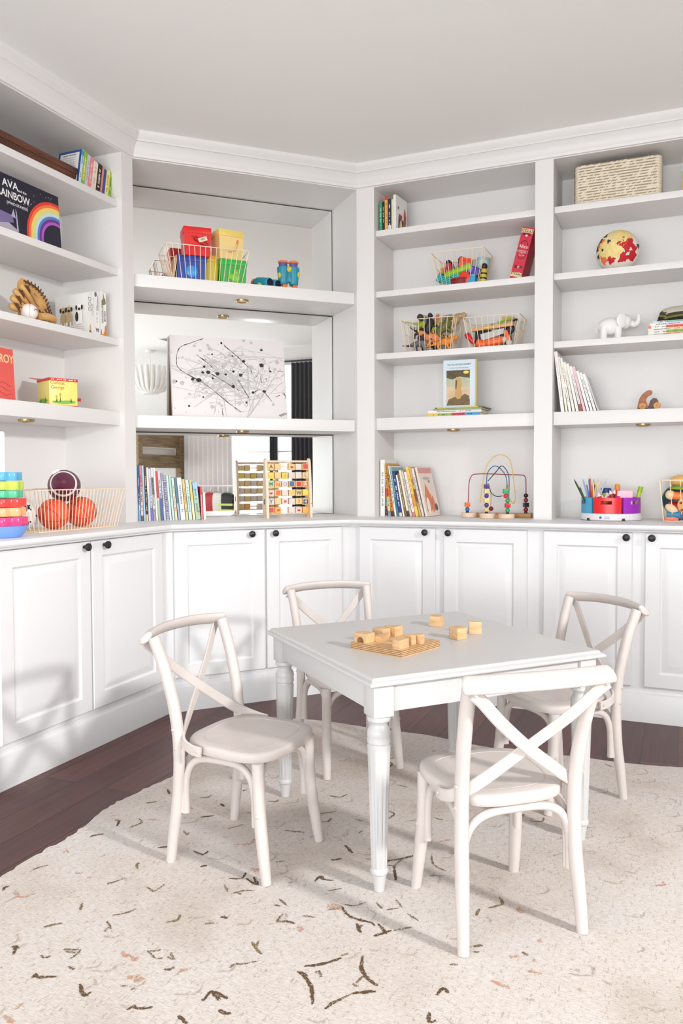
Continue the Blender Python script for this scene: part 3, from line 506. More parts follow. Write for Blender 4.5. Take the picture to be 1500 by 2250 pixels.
# ---- worktop row left of the bead maze
row = [('white', .027, .325, (240, 238, 236), 0, (150, 160, 150), ()), ('short black and green', .013, .085, (40, 26, 34), 0, (200, 90, 110), ((.7, 1, (60, 170, 130)), (0, .08, (226, 80, 96)))), ('orange and red striped', .0165, .305, (222, 168, 52), -5, (90, 50, 40), ((.38, .52, (206, 66, 40)), (.05, .36, (216, 206, 160)), (0, .1, (110, 170, 210)))), ('golden brown', .017, .298, (190, 128, 48), -7, (70, 40, 20), ((0, .1, (80, 46, 30)),)), ('white picture', .011, .292, (238, 232, 228), -9, (60, 60, 60), ()), ('teal-edged', .010, .284, (130, 182, 186), -9.5, (40, 40, 40), ((0, .4, (40, 120, 170)),)), ('navy blue', .0165, .262, (40, 52, 120), -10, (226, 226, 240), ((0, .08, (230, 220, 190)),)), ('thin white', .009, .24, (242, 238, 234), -10.5, None, ()), ('olive brown', .0105, .25, (126, 106, 70), -11, (226, 214, 190), ()), ('cream', .0125, .268, (236, 222, 192), -11.5, None, ((0, .12, (60, 46, 36)),)), ('silver grey', .0105, .262, (206, 202, 198), -12, (90, 80, 80), ()), ('pinkish white', .0145, .258, (240, 226, 226), -12, (170, 150, 150), ((0, .1, (226, 120, 130)),)), ('yellow and orange', .0165, .288, (232, 202, 92), -12.5, (226, 140, 40), ((.2, .45, (226, 150, 40)),)), ('tan and brown', .0125, .286, (206, 162, 104), -13, (96, 56, 30), ((.3, .55, (140, 80, 40)),)), ('pale grey', .012, .28, (224, 220, 216), -13.5, (120, 110, 110), ())]
u = .114
for k, (ds, th, h, c, lean, mk, bd) in enumerate(row):
    book('R', u, .07, ZC, th, h, .205, c, f'{ds} book, {ORD[k]} from left in the worktop row beside the bead maze', lean, mk, bd, group='books in the worktop row beside the bead maze', seed=k+40)
    u += th*(1.0+abs(lean)*.004)+.0035
# last one leans with its fox cover turned to the room
t = book('R', u+.004, .075, ZC, .012, .286, .19, (236, 218, 206), 'pale fox picture book leaning at the right end of the worktop row', -13, None, (), turn=R(46), group='books in the worktop row beside the bead maze')
t.rotation_euler = (0, R(-13.5), FR['R'][3]-R(7)); t.location = at('R', u+.006, .06, ZC)
def decal(parent, pts, m, x, name='cover_picture', side=1):
    """flat printed shape on a cover face (x constant); pts in (y,z)"""
    b = MB(); s_ = side
    for k, poly in enumerate(pts):
        vs = [b.bm.verts.new((x+s_*.0004*(k+1), y, z)) for y, z in poly[1]]; f = b.bm.faces.new(vs); f.material_index = poly[0]
    o = b.build(name, m, parent); return o
def blob(cy, cz, ry, rz, n=14, a0=0, w=0): return [(cy+ry*math.cos(a+a0)*(1+w*math.sin(3*a)), cz+rz*math.sin(a+a0)*(1+w*math.cos(2*a))) for a in [2*PI*i/n for i in range(n)]]
FOX = [mat((226, 126, 84), .5), mat((244, 238, 232), .5), mat((216, 150, 146), .5), mat((96, 84, 82), .5), mat((190, 180, 170), .5)]
decal(t, [(2, [(.004, .25), (.186, .25), (.186, .282), (.004, .282)]), (0, [(.02, .03), (.06, .02), (.1, .04), (.11, .12), (.06, .19), (.03, .12)]), (1, blob(.05, .06, .022, .05)), (0, [(.1, .02), (.15, .04), (.13, .12), (.11, .1)]), (3, blob(.15, .05, .02, .022)), (4, blob(.09, .22, .05, .008)), (3, blob(.12, .2, .006, .012, w=.5))], FOX, .012, side=1)
# ---- top shelf, left bookcase (leaning right)
row = [('light blue and teal', .0165, .178, (206, 220, 234), (120, 140, 160), ((.84, .98, (60, 160, 170)),)), ('bright green', .021, .176, (140, 186, 56), (226, 236, 140), ((0, .12, (90, 190, 60)), (.2, .6, (176, 190, 50)))), ('silver lavender', .021, .168, (206, 200, 214), (170, 160, 190), ()), ('rose pink', .021, .164, (226, 138, 138), (240, 214, 206), ()), ('thick cream and pink', .032, .152, (236, 218, 202), (206, 180, 170), ()), ('black', .029, .152, (38, 26, 26), (232, 226, 210), ((0, .1, (90, 30, 30)),)), ('coral', .0125, .142, (234, 130, 104), None, ()), ('royal blue', .0165, .140, (44, 70, 150), None, ()), ('yellow', .024, .144, (232, 222, 140), (200, 150, 50), ()), ('lime green', .0155, .138, (150, 196, 60), (60, 100, 40), ())]
us = -.105; tot = sum(r[1]+.002 for r in row); u = us-tot
for k, (ds, th, h, c, mk, bd) in enumerate(row):
    u += th+.002
    t = book('L', u, .06, ZA, th, h, .14, c, f'{ds} book, {ORD[k]} from left on the top left shelf', 10, mk, bd, group='small books on the top left shelf', seed=70+k)
    if k == 0:
        t['label'] = 'blue book with white printed panel, first of the small books on the top left shelf'
        decal(t, [(0, [(-0, 0), (.14, 0), (.14, .178), (0, .178)]), (1, [(.012, .014), (.128, .014), (.128, .166), (.012, .166)])]+[(2, [(.03, .14-q*.011), (.11-.02*(q % 3), .14-q*.011), (.11-.02*(q % 3), .143-q*.011), (.03, .143-q*.011)]) for q in range(10)], [mat((40, 80, 150), .45), mat((232, 230, 226), .5), mat((190, 186, 182), .5)], -.0165, 'cover_panel', -1)
        text('ABOUT THIS BOOK', .009, mat((90, 84, 90), .5), t, (-.0181, .07, .155), (PI/2, 0, -PI/2), 'cover_lettering')
# ---- top shelf, first right bookcase
row = [('teal green', .0160, .165, (40, 168, 132), (190, 230, 214), ()), ('black', .0125, .170, (40, 34, 30), (226, 200, 120), ()), ('orange-yellow red-tipped', .0170, .196, (236, 176, 84), (180, 110, 40), ((.9, 1, (206, 60, 44)),)), ('navy', .0190, .180, (36, 36, 66), (206, 206, 226), ((0, .18, (226, 224, 232)),)), ('pale lemon', .0105, .176, (232, 230, 196), None, ())]
u = .114
for k, (ds, th, h, c, mk, bd) in enumerate(row):
    book('R', u, .065, ZA, th, h, .13, c, f'{ds} book, {ORD[k]} from left on the top shelf beside the fox book', -.4, mk, bd, group='small books on the top shelf by the niche', seed=90+k); u += th+.0022
t = book('R', u+.001, .055, ZA, .016, .196, .15, (238, 234, 230), 'white book with a fox and bird drawing on its cover, top shelf', 0, None, (), turn=R(-6), group='small books on the top shelf by the niche')
decal(t, [(3, [(.03, .02), (.045, .01), (.05, .05), (.065, .07), (.06, .1), (.035, .085)]), (0, blob(.06, .085, .022, .018, w=.2)), (4, [(.04, .03), (.06, .02), (.058, .06)]), (3, [(.085, .03), (.1, .025), (.1, .07), (.07, .075)]), (0, [(.105, .05), (.125, .03), (.135, .1), (.12, .15), (.105, .11)]), (1, [(.112, .1), (.128, .1), (.12, .15)]), (5, blob(.03, .13, .007, .009))],
      [mat((176, 56, 44), .5), mat((222, 90, 70), .5), FOX[1], mat((70, 36, 26), .5), mat((206, 176, 60), .5), mat((90, 90, 90), .5)], .016, side=1)
# ---- thick red book leaning on the right post
t = book('R', .914, .07, ZB, .062, .268, .165, (206, 30, 62), 'thick red ornate book leaning against the right post', 15, None, ((.025, .115, (226, 200, 156)), (.885, .97, (226, 200, 156))))
b = MB(); INK = mat((46, 14, 20), .5)
for zz in (.148, .79):
    for k in range(5): b.tube([(-.031+.02*math.cos(a+k), -.0008, zz*.268+.02+.006*math.sin(2*a)) for a in [PI*i/10 for i in range(11)]], .0009, 5)
for zz in (.02, .245):
    for k in range(4): b.tube([(-.052+.014*k+.007*math.cos(a), -.0012, zz+.004+.006*math.sin(a)) for a in [1.6*PI*i/12+k for i in range(13)]], .0011, 5)
b.tube([(-.031+.024*math.cos(a), -.0008, .15+.048*math.sin(a)) for a in [2*PI*i/28 for i in range(28)]], .0012, 5, closed=True); b.build('spine_ornament', INK, t)
b = MB(); b.lathe([(0, -.0008), (.0075, -.0008), (.0075, .001), (0, .001)], 16, T(-.031, 0, .060) @ RX(PI/2)); b.lathe([(0, -.0008), (.0075, -.0008), (.0075, .001), (0, .001)], 16, T(-.031, 0, .226) @ RX(PI/2)); b.build('spine_rosette', mat((240, 214, 206), .5), t)
text('Alice', .026, mat((246, 226, 222), .5), t, (-.031, -.001, .166)); text("ADVENTURES IN\nWONDERLAND\n&\nOther Tales", .0078, mat((246, 226, 222), .5), t, (-.031, -.001, .132))
# ---- horizontal stack with a picture book standing on it
def flatbook(u, v, z, w_, d, th, c, label, group, mk=None, turn=0, segs=()):
    p, rot = on('R', u, v, z, 0, turn); t = thing('book', label, 'book', p, rot, group); k = .0016
    b = MB(); b.box(0, w_, 0, d, 0, k); b.box(0, w_, 0, d, th-k, th); b.box(0, w_, 0, k, k, th-k); b.build('cover', mat(c, .42), t)
    b = MB(); b.box(.003, w_-.003, k, d-.003, k, th-k); b.build('pages', PAGES, t)
    for a0, a1, cc in segs: b = MB(); b.box(a0*w_, a1*w_, -.0004, .001, .0003, th-.0003); b.build('spine_band', mat(cc, .42), t)
    if mk: marks(t, mat(mk, .5), w_*.12, w_*.9, th*.25, th*.75, -.0006, False, int(u*1000), 1)
    return t
g = 'flat books under the standing picture book'
flatbook(.400, .05, ZD, .30, .2, .0165, (232, 190, 60), 'multicoloured-spine book lying at the bottom of the flat stack', g, (60, 60, 60), 0, ((0, .22, (230, 190, 70)), (.22, .47, (150, 190, 70)), (.47, .72, (206, 44, 96)), (.72, 1, (70, 150, 206))))
flatbook(.405, .052, ZD+.017, .30, .195, .0155, (236, 234, 230), 'white book lying in the middle of the flat stack', g, (120, 120, 120), R(1))
flatbook(.437, .045, ZD+.033, .275, .19, .007, (150, 168, 110), 'thin sage-green book lying on the flat stack under the standing book', g, None, R(-2))
flatbook(.447, .042, ZD+.0405, .272, .19, .006, (90, 90, 60), 'thin olive-dark book on top of the flat stack, under the standing book', g, None, R(-2), ((.05, .9, (206, 190, 90)),))
VZ = ZD+.047
p, rot = on('R', .487, .075, VZ, 0, R(3)); t = thing('picture_book', 'blue-bordered picture book with a rabbit-toned painting, standing upright on the flat stack', 'book', p, rot)
b = MB(); b.box(0, .185, 0, .0025, 0, .262); b.box(0, .185, .0135, .016, 0, .262); b.box(.1825, .185, .0025, .0135, 0, .262); b.build('cover', mat((206, 220, 230), .4), t)
b = MB(); b.box(.002, .1825, .0025, .0135, .003, .259); b.build('pages', PAGES, t)
b = MB(); b.box(.176, .1852, -.0004, .0165, 0, .262); b.build('spine_cloth', mat((206, 186, 110), .5), t)
text('The VELVETEEN RABBIT', .0135, mat((80, 80, 96), .5), t, (.088, -.0006, .236), name='title_lettering', sx=.95); text('or How Toys Become Real', .0095, mat((100, 96, 100), .5), t, (.086, -.0006, .218), name='subtitle_lettering')
def flatpoly(t, polys, mats, y0=-.0005, name='cover_picture'):
    b = MB()
    for k, (mi, pts) in enumerate(polys):
        f = b.bm.faces.new([b.bm.verts.new((x, y0-.00025*k, z)) for x, z in pts]); f.material_index = mi
    return b.build(name, mats, t)
pm = [mat((86, 74, 40), .5, var=.3, vscale=40), mat((214, 186, 150), .5, var=.15, vscale=25), mat((188, 190, 160), .5, var=.15), mat((196, 156, 90), .5), mat((80, 58, 34), .5), mat((240, 206, 90), .5), mat((118, 92, 48), .5, var=.3, vscale=50)]
flatpoly(t, [(1, [(.018, .012), (.148, .012), (.148, .205), (.018, .205)]), (2, [(.018, .12), (.148, .11), (.148, .17), (.018, .165)]), (0, [(.018, .165), (.05, .155), (.09, .17), (.148, .16), (.148, .205), (.018, .205)]), (6, [(.018, .012), (.148, .012), (.148, .045), (.11, .062), (.06, .058), (.03, .045)]), (3, blob(.085, .075, .02, .03)), (3, [(.07, .09), (.098, .09), (.104, .13), (.095, .16), (.075, .17), (.066, .15)]), (4, [(.062, .16), (.03, .185), (.04, .195), (.08, .175)]), (4, [(.068, .1), (.074, .1), (.078, .15), (.07, .15)]), (6, [(.1, .06), (.12, .075), (.146, .06), (.14, .04), (.105, .045)])], pm)
flatpoly(t, [(0, blob(.128, .192, .016, .0085))], [pm[5]], -.0032, 'award_seal')
# ---- right-hand bookcase: white magazines leaning left
row = [('white', .0165, .318, -7), ('pale cream-edged', .0115, .29, -8), ('white lettered', .0135, .285, -10), ('soft ivory', .013, .262, -11), ('white spotted', .0135, .255, -12), ('off-white red-marked', .012, .24, -13), ('pink-spined', .0125, .238, -14), ('clean white', .0125, .216, -15), ('narrow white', .0115, .206, -16), ('chalk-white', .012, .2, -17), ('grey patterned', .007, .196, -18.5)]
cs = [(240, 236, 236), (232, 226, 206), (238, 236, 232), (236, 230, 218), (238, 232, 226), (240, 234, 232), (232, 192, 196), (240, 238, 236), (236, 234, 232), (242, 240, 238), (196, 194, 196)]
u = 1.128
for k, (ds, th, h, lean) in enumerate(row):
    book('R', u, .055, ZD, th, h, .2, cs[k], f'{ds} thin book, {ORD[k]} from left in the leaning white row', lean, [(206, 202, 204), None, (160, 152, 152)][k % 3], (((0, .16, (150, 60, 30)),) if k == 5 else ()), group='leaning white books right bookcase', seed=120+k)
    u += th*1.06+.0045
# ---- flat stack with knitted hat
g = 'flat stack on the right shelf'
for k, (c, th, w_, off, sg, ds) in enumerate((((226, 222, 214), .011, .24, 0, ((.3, 1, (240, 160, 120)),), 'peach-spined book at the bottom'), ((232, 232, 226), .013, .24, .002, ((.35, 1, (140, 186, 66)),), 'green-spined book second from the bottom'), ((236, 230, 220), .011, .235, 0, ((.33, 1, (232, 214, 170)),), 'cream and yellow lettered book in the middle'), ((236, 234, 230), .013, .24, .003, ((.34, 1, (236, 96, 40)), (0, .05, (236, 110, 60))), 'orange-spined book third from the top'), ((238, 234, 234), .012, .23, .01, ((.3, .68, (226, 206, 232)), (.68, 1, (36, 90, 66))), 'lilac and green spined book, second from top'), ((206, 220, 214), .010, .215, .022, ((.3, 1, (150, 206, 190)),), 'aqua-spined book on top'))):
    flatbook(1.548+off, .06, ZCS+[0, .0113, .0246, .0359, .0492, .0615][k], w_, .19, th, c, f'{ds} of the stack under the knit hat', g, (100, 90, 90), R([0, 1, -1, 1, 0, 1.5][k]), sg)
p, rot = on('R', 1.605, .07, ZCS+.0722); t = thing('knit_hat', 'green, black and cream striped knitted hat folded on the flat book stack', 'hat', p, rot)
cols = [(60, 40, 44), (226, 214, 206), (50, 40, 34), (150, 156, 70), (120, 126, 60), (186, 176, 140), (70, 60, 56), (206, 200, 180)]
for k in range(8):
    b = MB(); r0 = .12-.006*k; pts = [(-.005*k*.4+.105-.105*math.cos(a), .0+.07*math.sin(a)*0, .004+.0058*k+.018*math.sin(a)) for a in [PI*i/20*.9 for i in range(21)]]
    b.tube([(x+.004*k, .05+(k % 2)*.004, z) for x, y, z in pts], .0062, 8, flat=(1, 5)); b.build('knit_stripe', mat(cols[k], .95, bump=(300, .6)), t)
# ================================================================ left bookcase objects
# long dark wooden trough on the top shelf
p, rot = on('L', -.292, .075, ZA); t = thing('wooden_trough', 'long dark brown wooden trough with rounded rim on the top left shelf', 'trough', p, rot)
DW = wood((58, 30, 20), (112, 62, 36), .45, (5, 40, 40), 'dark_oak')
b = MB(); L_ = 1.0
b.rings([[(-L_, 0+y0, z), (0, 0+y0, z), (0, .16-y0, z), (-L_, .16-y0, z)] for y0, z in ((.016, 0), (.006, .012), (0, .05), (0, .052))], cap1=False)
b.rings([[(-L_+y1, y1, z), (-y1, y1, z), (-y1, .16-y1, z), (-L_+y1, .16-y1, z)] for y1, z in ((0, .052), (.016, .052), (.02, .014))], cap0=False); b.build('bowl', DW, t, 30)
b = MB(); b.box(-L_-.004, .004, -.005, .02, .05, .082, .008); b.box(-L_-.004, .004, .14, .165, .05, .082, .008); b.box(-.018, .004, .0, .16, .05, .082, .006); b.build('rim', DW, t, 50)
# picture book with a rainbow cover, facing out
p, rot = on('L', -.785, .085, ZB, 0, R(0)); rot = (R(-4), 0, rot[2]); t = thing('picture_book', 'landscape picture book with a rainbow on a dark night-sky cover, left shelf', 'book', p, rot)
b = MB(); W_, H_ = .365, .262; b.box(0, W_, 0, .0025, 0, H_); b.box(0, W_, .009, .0115, 0, H_); b.box(0, .0025, .0025, .009, 0, H_); b.build('cover', mat((22, 20, 44), .35, var=.25, vscale=9), t)
b = MB(); b.box(.0025, W_-.003, .0025, .009, .003, H_-.003); b.build('pages', PAGES, t)
rb = [(226, 50, 40), (240, 120, 60), (244, 206, 110), (206, 220, 140), (206, 214, 226), (70, 130, 200), (110, 40, 140), (176, 90, 190)]; b = MB(); cx, cz = .335, .035
for k in range(8):
    r1, r0 = .182-.0125*k, .182-.0125*(k+1); b.mi = k
    for i in range(30):
        a0, a1 = PI*i/36+.38*0+PI*.32, PI*(i+1)/36+PI*.32
        q = [(cx+r*math.cos(a), cz+r*math.sin(a)*1.02) for r, a in ((r0, a0), (r1, a0), (r1, a1), (r0, a1))]
        q = [(min(max(x, .001), W_-.001), min(max(z, .001), H_-.001)) for x, z in q]
        if len(set(q)) == 4:
            f = b.bm.faces.new([b.bm.verts.new((x, -.0005, z)) for x, z in q]); f.material_index = k
b.build('rainbow_picture', [mat(c, .4) for c in rb], t)
flatpoly(t, [(0, [(.0, .01), (.1, .0), (.105, .03), (.0, .075)]), (1, [(.0, .04), (.08, .06), (.075, .09), (.0, .095)]), (2, [(.095, .03), (.105, .03), (.1, .11), (.094, .125)]), (2, [(.066, .085), (.092, .08), (.082, .12)])], [mat((176, 170, 186), .5), mat((120, 104, 150), .5), mat((170, 170, 190), .5)], -.0006, 'rooftop_picture')
b = MB(); rn = random.Random(4)
for i in range(22): b.box(*(lambda x, z: (x, x+.0022, -.0006, .001, z, z+.0022))(rn.uniform(.01, .34), rn.uniform(.14, .255)))
b.build('star_picture', mat((240, 240, 245), .5), t)
WT = mat((240, 238, 236), .5); text('AVA', .046, WT, t, (.073, -.0012, .222), name='title_lettering', bold=.0006); text('and the', .017, WT, t, (.140, -.0012, .211), name='title_lettering'); text('RAINBOW', .046, WT, t, (.088, -.0012, .176), name='title_lettering', sx=.86, bold=.0006); text('(WHO STAYED)', .017, WT, t, (.107, -.0012, .140), name='subtitle_lettering')
# baseball glove with ball
LEA = mat((206, 158, 96), .6, bump=(70, .25), var=.18, vscale=12); LAC = mat((92, 56, 28), .6)
p, rot = on('L', -.585, .13, ZCS); t = thing('baseball_glove', 'tan leather baseball glove with dark brown laces on the left shelf', 'glove', p, rot)
b = MB(); fing = []
for k, (x0, z0, x1, z1, r) in enumerate(((-.06, .035, -.128, .052, .021), (-.05, .05, -.118, .092, .022), (-.035, .065, -.100, .128, .022), (-.012, .075, -.06, .160, .023))):
    P = smooth([(x0+.07, -.01, z0-.005), (x0+.02, -.012, z0+.01), ((x0+x1)/2, -.024, (z0+z1)/2+.006), (x1, -.014, z1)], 5); n = len(P); fing.append(P)
    b.tube(P, [r*(.95 if i < n*.7 else .95*(1-((i-n*.7)/(n*.3))**2*.55)) for i in range(n)], 14, flat=(1, .8))
b.build('finger', LEA, t, 60)
b = MB(); P = smooth([(-.03, .012, .03), (.03, .01, .055), (.07, .0, .09), (.03, -.002, .135), (-.045, .0, .165)], 6); n = len(P); b.tube(P, [.03+.012*math.sin(PI*i/n) for i in range(n)], 16, flat=(.75, 1.1)); b.ball((.02, .006, .065), (.085, .03, .064)); b.ball((.055, .0, .05), (.05, .034, .05)); b.build('palm', LEA, t, 60)
b = MB(); P = smooth([(.105, -.03, .014), (.07, -.075, .022), (.02, -.092, .024), (-.022, -.084, .02)], 5); b.tube(P, [.019, .02, .02, .0195]+[.018]*(len(P)-4), 12, flat=(1, .8)); b.build('thumb', LEA, t, 60)
b = MB(); P = smooth([(-.05, -.022, .178), (.02, -.028, .160), (.075, -.024, .115), (.105, -.022, .06), (.108, -.02, .018)], 8); b.tube(P, .0035, 6)
for q in P[2:-1:2]: b.tube([(q[0]-.010, q[1]-.006, q[2]-.010), (q[0], q[1]-.010, q[2]), (q[0]+.009, q[1]-.002, q[2]+.008)], .0032, 6)
for P in fing:
    q = P[-4]
    for a in (-1, 0, 1): b.tube([(q[0]-.006+.01*a, q[1]-.02, q[2]+.014), (q[0]+.004, q[1]-.024, q[2]-.004+.006*a), (q[0]+.016, q[1]-.019, q[2]-.012+.008*a)], .0028, 6)
    b.tube([(x, y-.0195, z+.002) for x, y, z in P[3:-4]], .0016, 5)
for x in (.0, .02): b.tube([(x, -.029, .132-x*.5), (x+.03, -.031, .112-x*.5)], .003, 6)
for x, z in ((.055, .045), (.07, .06), (.035, .05)): b.tube([(x-.012, -.038, z+.012), (x, -.041, z-.004), (x+.006, -.036, z-.016)], .0032, 6)
b.build('lace', LAC, t)
p, rot = on('L', -.632, .082, ZCS+.0375); t = thing('baseball', 'white baseball with red stitching resting in the leather glove', 'ball', p, rot)
b = MB(); b.ball((0, 0, 0), .0372, 28, 18); b.build('cover', mat((236, 226, 220), .55), t, 80)
b = MB()
for s_ in (-1, 1):
    for i in range(26):
        a = -1.9+3.8*i/25; x = s_*(.016+.010*math.cos(1.5*a)); zz = .036*math.sin(a*.8); yy = -math.sqrt(max(0, .0372**2-x*x-zz*zz)) if x*x+zz*zz < .0372**2 else 0
        b.tube([(x-.0025, yy-.0002, zz+.0012), (x, yy-.0006, zz-.0006), (x+.0025, yy-.0002, zz+.0012)], .0005, 4)
b.build('stitching', mat((196, 70, 60), .5), t); marks(t, mat((40, 40, 50), .5), -.008, .01, .0, .012, -.0374, False, 5, 2, 'stamp')
# three boxed games standing on edge
def gamebox(u, th, h, d, label, front=True):
    p, rot = on('L', u, .065, ZCS); t = thing('game_box', label, 'game', p, rot, 'boxed bingo games')
    b = MB(); b.box(0, th, 0, d, 0, h, .0008); b.build('carton', mat((238, 236, 232), .4), t); b = MB(); b.box(-.0006, th*.55, -.0006, d+.0006, .0, h+.0006); b.build('lid', mat((232, 230, 226), .4), t); return t
PUG = [mat((196, 172, 128), .6), mat((46, 38, 34), .6), mat((240, 238, 234), .6), mat((120, 100, 80), .6)]
t = gamebox(-.2725, .042, .192, .2, 'white boxed game with pug and spaniel pictures on its broad side')
def dog(cy, cz, s_, kind):
    c = 0 if kind == 0 else 2; h_ = 1
    return [(c, blob(cy, cz+.018*s_, .017*s_, .026*s_)), (c, [(cy-.018*s_, cz-.014*s_), (cy+.018*s_, cz-.014*s_), (cy+.014*s_, cz+.02*s_), (cy-.014*s_, cz+.02*s_)]), (c, blob(cy, cz+.052*s_, .013*s_, .014*s_)), (1, blob(cy, cz+.046*s_, .007*s_, .006*s_)), (1, blob(cy-.014*s_, cz+.052*s_, .005*s_, .01*s_)), (1, blob(cy+.014*s_, cz+.052*s_, .005*s_, .01*s_))]+([(1, blob(cy+.012*s_, cz+.015*s_, .008*s_, .02*s_))] if kind else [(2, blob(cy-.01*s_, cz-.01*s_, .005*s_, .01*s_)), (2, blob(cy+.01*s_, cz-.01*s_, .005*s_, .01*s_))])
decal(t, dog(.150, .062, 1.15, 0)+dog(.112, .064, 1.15, 0)+dog(.045, .066, 1.2, 1), PUG, -.0012, 'dog_picture', -1)
b = MB(); [b.box(-.0014, -.0008, .02, .19-.02*(k % 2), .018+k*.009, .0195+k*.009) for k in range(3)]; b.build('box_lettering', mat((160, 156, 150), .5), t)
text('DOG', .030, mat((150, 148, 146), .5), t, (.012, -.0012, .145), (PI/2, PI/2, 0), 'spine_lettering'); text('BINGO', .018, mat((190, 188, 186), .5), t, (.031, -.0012, .12), (PI/2, PI/2, 0), 'spine_lettering')
flatpoly(t, [(0, blob(.015, .03, .006, .018)), (3, blob(.015, .012, .008, .008))], PUG, -.0012, 'spine_picture')
t = gamebox(-.2285, .042, .212, .2, 'white boxed game with a grey cat drawing, middle of the three bingo boxes')
flatpoly(t, [(1, blob(.012, .2, .009, .012)), (0, blob(.028, .16, .004, .04)), (1, [(.008, .04), (.016, .015), (.021, .03), (.03, .015), (.032, .04), (.021, .032)])], [mat((176, 176, 180), .6), mat((110, 110, 130), .6)], -.0012, 'spine_picture'); marks(t, mat((196, 194, 194), .5), .014, .026, .06, .15, -.0012, True, 8)
t = gamebox(-.1835, .046, .222, .2, 'white boxed dinosaur bingo game with an orange dinosaur foot')
text('DINOSAUR', .017, mat((80, 70, 60), .5), t, (.017, -.0012, .112), (PI/2, -PI/2, 0), 'spine_lettering'); text('BINGO', .017, mat((80, 70, 60), .5), t, (.034, -.0012, .105), (PI/2, -PI/2, 0), 'spine_lettering')
flatpoly(t, [(0, [(.002, .0005), (.044, .0005), (.044, .065), (.034, .055), (.03, .03), (.02, .012), (.012, .014), (.008, .04), (.002, .03)]), (1, [(.01, .155), (.03, .16), (.042, .17), (.036, .195), (.03, .19), (.024, .22), (.02, .19), (.01, .178)])], [mat((216, 126, 40), .5), mat((130, 126, 90), .5)], -.0012, 'dinosaur_picture')
# red picture book standing at the frame edge
p, rot = on('L', -.978, .115, ZD); rot = (R(-3), 0, rot[2]); t = thing('picture_book', 'coral red picture book standing on the lower left shelf, cut by the photo edge', 'book', p, rot)
b = MB(); b.box(0, .29, 0, .0025, 0, .232); b.box(0, .29, .008, .0105, 0, .232); b.box(0, .0025, .0025, .008, 0, .232); b.build('cover', mat((222, 92, 84), .4, var=.06, vscale=8), t); b = MB(); b.box(.0025, .288, .0025, .008, .003, .229); b.build('pages', PAGES, t)
text('CORDUROY', .05, mat((240, 206, 150), .5), t, (.178, -.0008, .185), name='title_lettering', sx=.80, bold=.0008)
b = MB()
for k in range(3): b.tube([(.2+.07*i/8, -.0008, .075-.02*k+.008*math.sin(i*.6+k)) for i in range(9)], .0008, 4)
b.build('cover_picture', mat((150, 50, 46), .5), t)
# yellow jack-in-the-box (toy figure left out)
p, rot = on('L', -.405, .14, ZD, 0, R(-24)); t = thing('jack_in_the_box', 'yellow tin jack-in-the-box with red trim and open lid, left shelf', 'toy', p, rot)
Y1 = mat((240, 220, 120), .35); Y2 = mat((226, 200, 60), .35); RD = mat((206, 44, 40), .35); s2 = .068
b = MB(); b.box(-s2, s2, -s2, s2, .003, .128, .002); b.build('body', Y1, t)
b = MB()
for sx, sy in ((1, 0), (-1, 0), (0, 1), (0, -1)):
    for z0, z1 in ((0, .006), (.118, .131)):
        if sx: b.box(sx*s2-.0015, sx*s2+.0015, -s2-.0015, s2+.0015, z0, z1)
        else: b.box(-s2-.0015, s2+.0015, sy*s2-.0015, sy*s2+.0015, z0, z1)
b.build('trim_band', RD, t)
b = MB(); b.box(-s2, s2, s2-.002, s2+.12, .1315, .1335, X=T(0, 0, 0)); t2 = b.build('lid', RD, t); t2.location = (0, s2*.0, 0); t2.rotation_euler = (R(10), 0, 0); t2.location = (0, .012, -.012)
text('Curious\nGeorge', .021, mat((206, 60, 40), .5), t, (-.028, -s2-.0006, .098), name='box_lettering'); marks(t, mat((244, 230, 210), .5), -.058, .058, .121, .128, -s2-.0017, False, 3, 1, 'band_lettering')
GR = [mat((120, 180, 80), .5), mat((60, 110, 50), .5), mat((196, 170, 60), .5)]
flatpoly(t, [(0, [(-.05, .016), (.0, .012), (.055, .018), (.06, .028), (.02, .03), (-.02, .026), (-.055, .024)]), (1, [(-.04, .02), (-.032, .04), (-.028, .02)]), (1, [(-.02, .02), (-.016, .05), (-.012, .02)]), (1, [(.03, .022), (.036, .042), (.042, .02)]), (2, blob(-.016, .055, .006, .008)), (2, blob(-.034, .045, .005, .006))], GR, -s2-.0005, 'meadow_picture')
decal(t, [(0, blob(.0, .026, .05, .012)), (1, [(-.03, .02), (-.026, .05), (-.02, .02)]), (1, [(.02, .02), (.024, .045), (.03, .02)])], GR, -s2-.0004, 'meadow_picture', -1)
b = MB(); b.tube([(s2, 0, .05), (s2+.016, 0, .05), (s2+.018, -.012, .042)], .0022, 6); b.build('crank', mat((200, 200, 205), .3, 1), t); b = MB(); b.tube([(s2+.016, -.012, .042), (s2+.040, -.012, .042)], .0075, 12); b.build('crank_handle', RD, t)
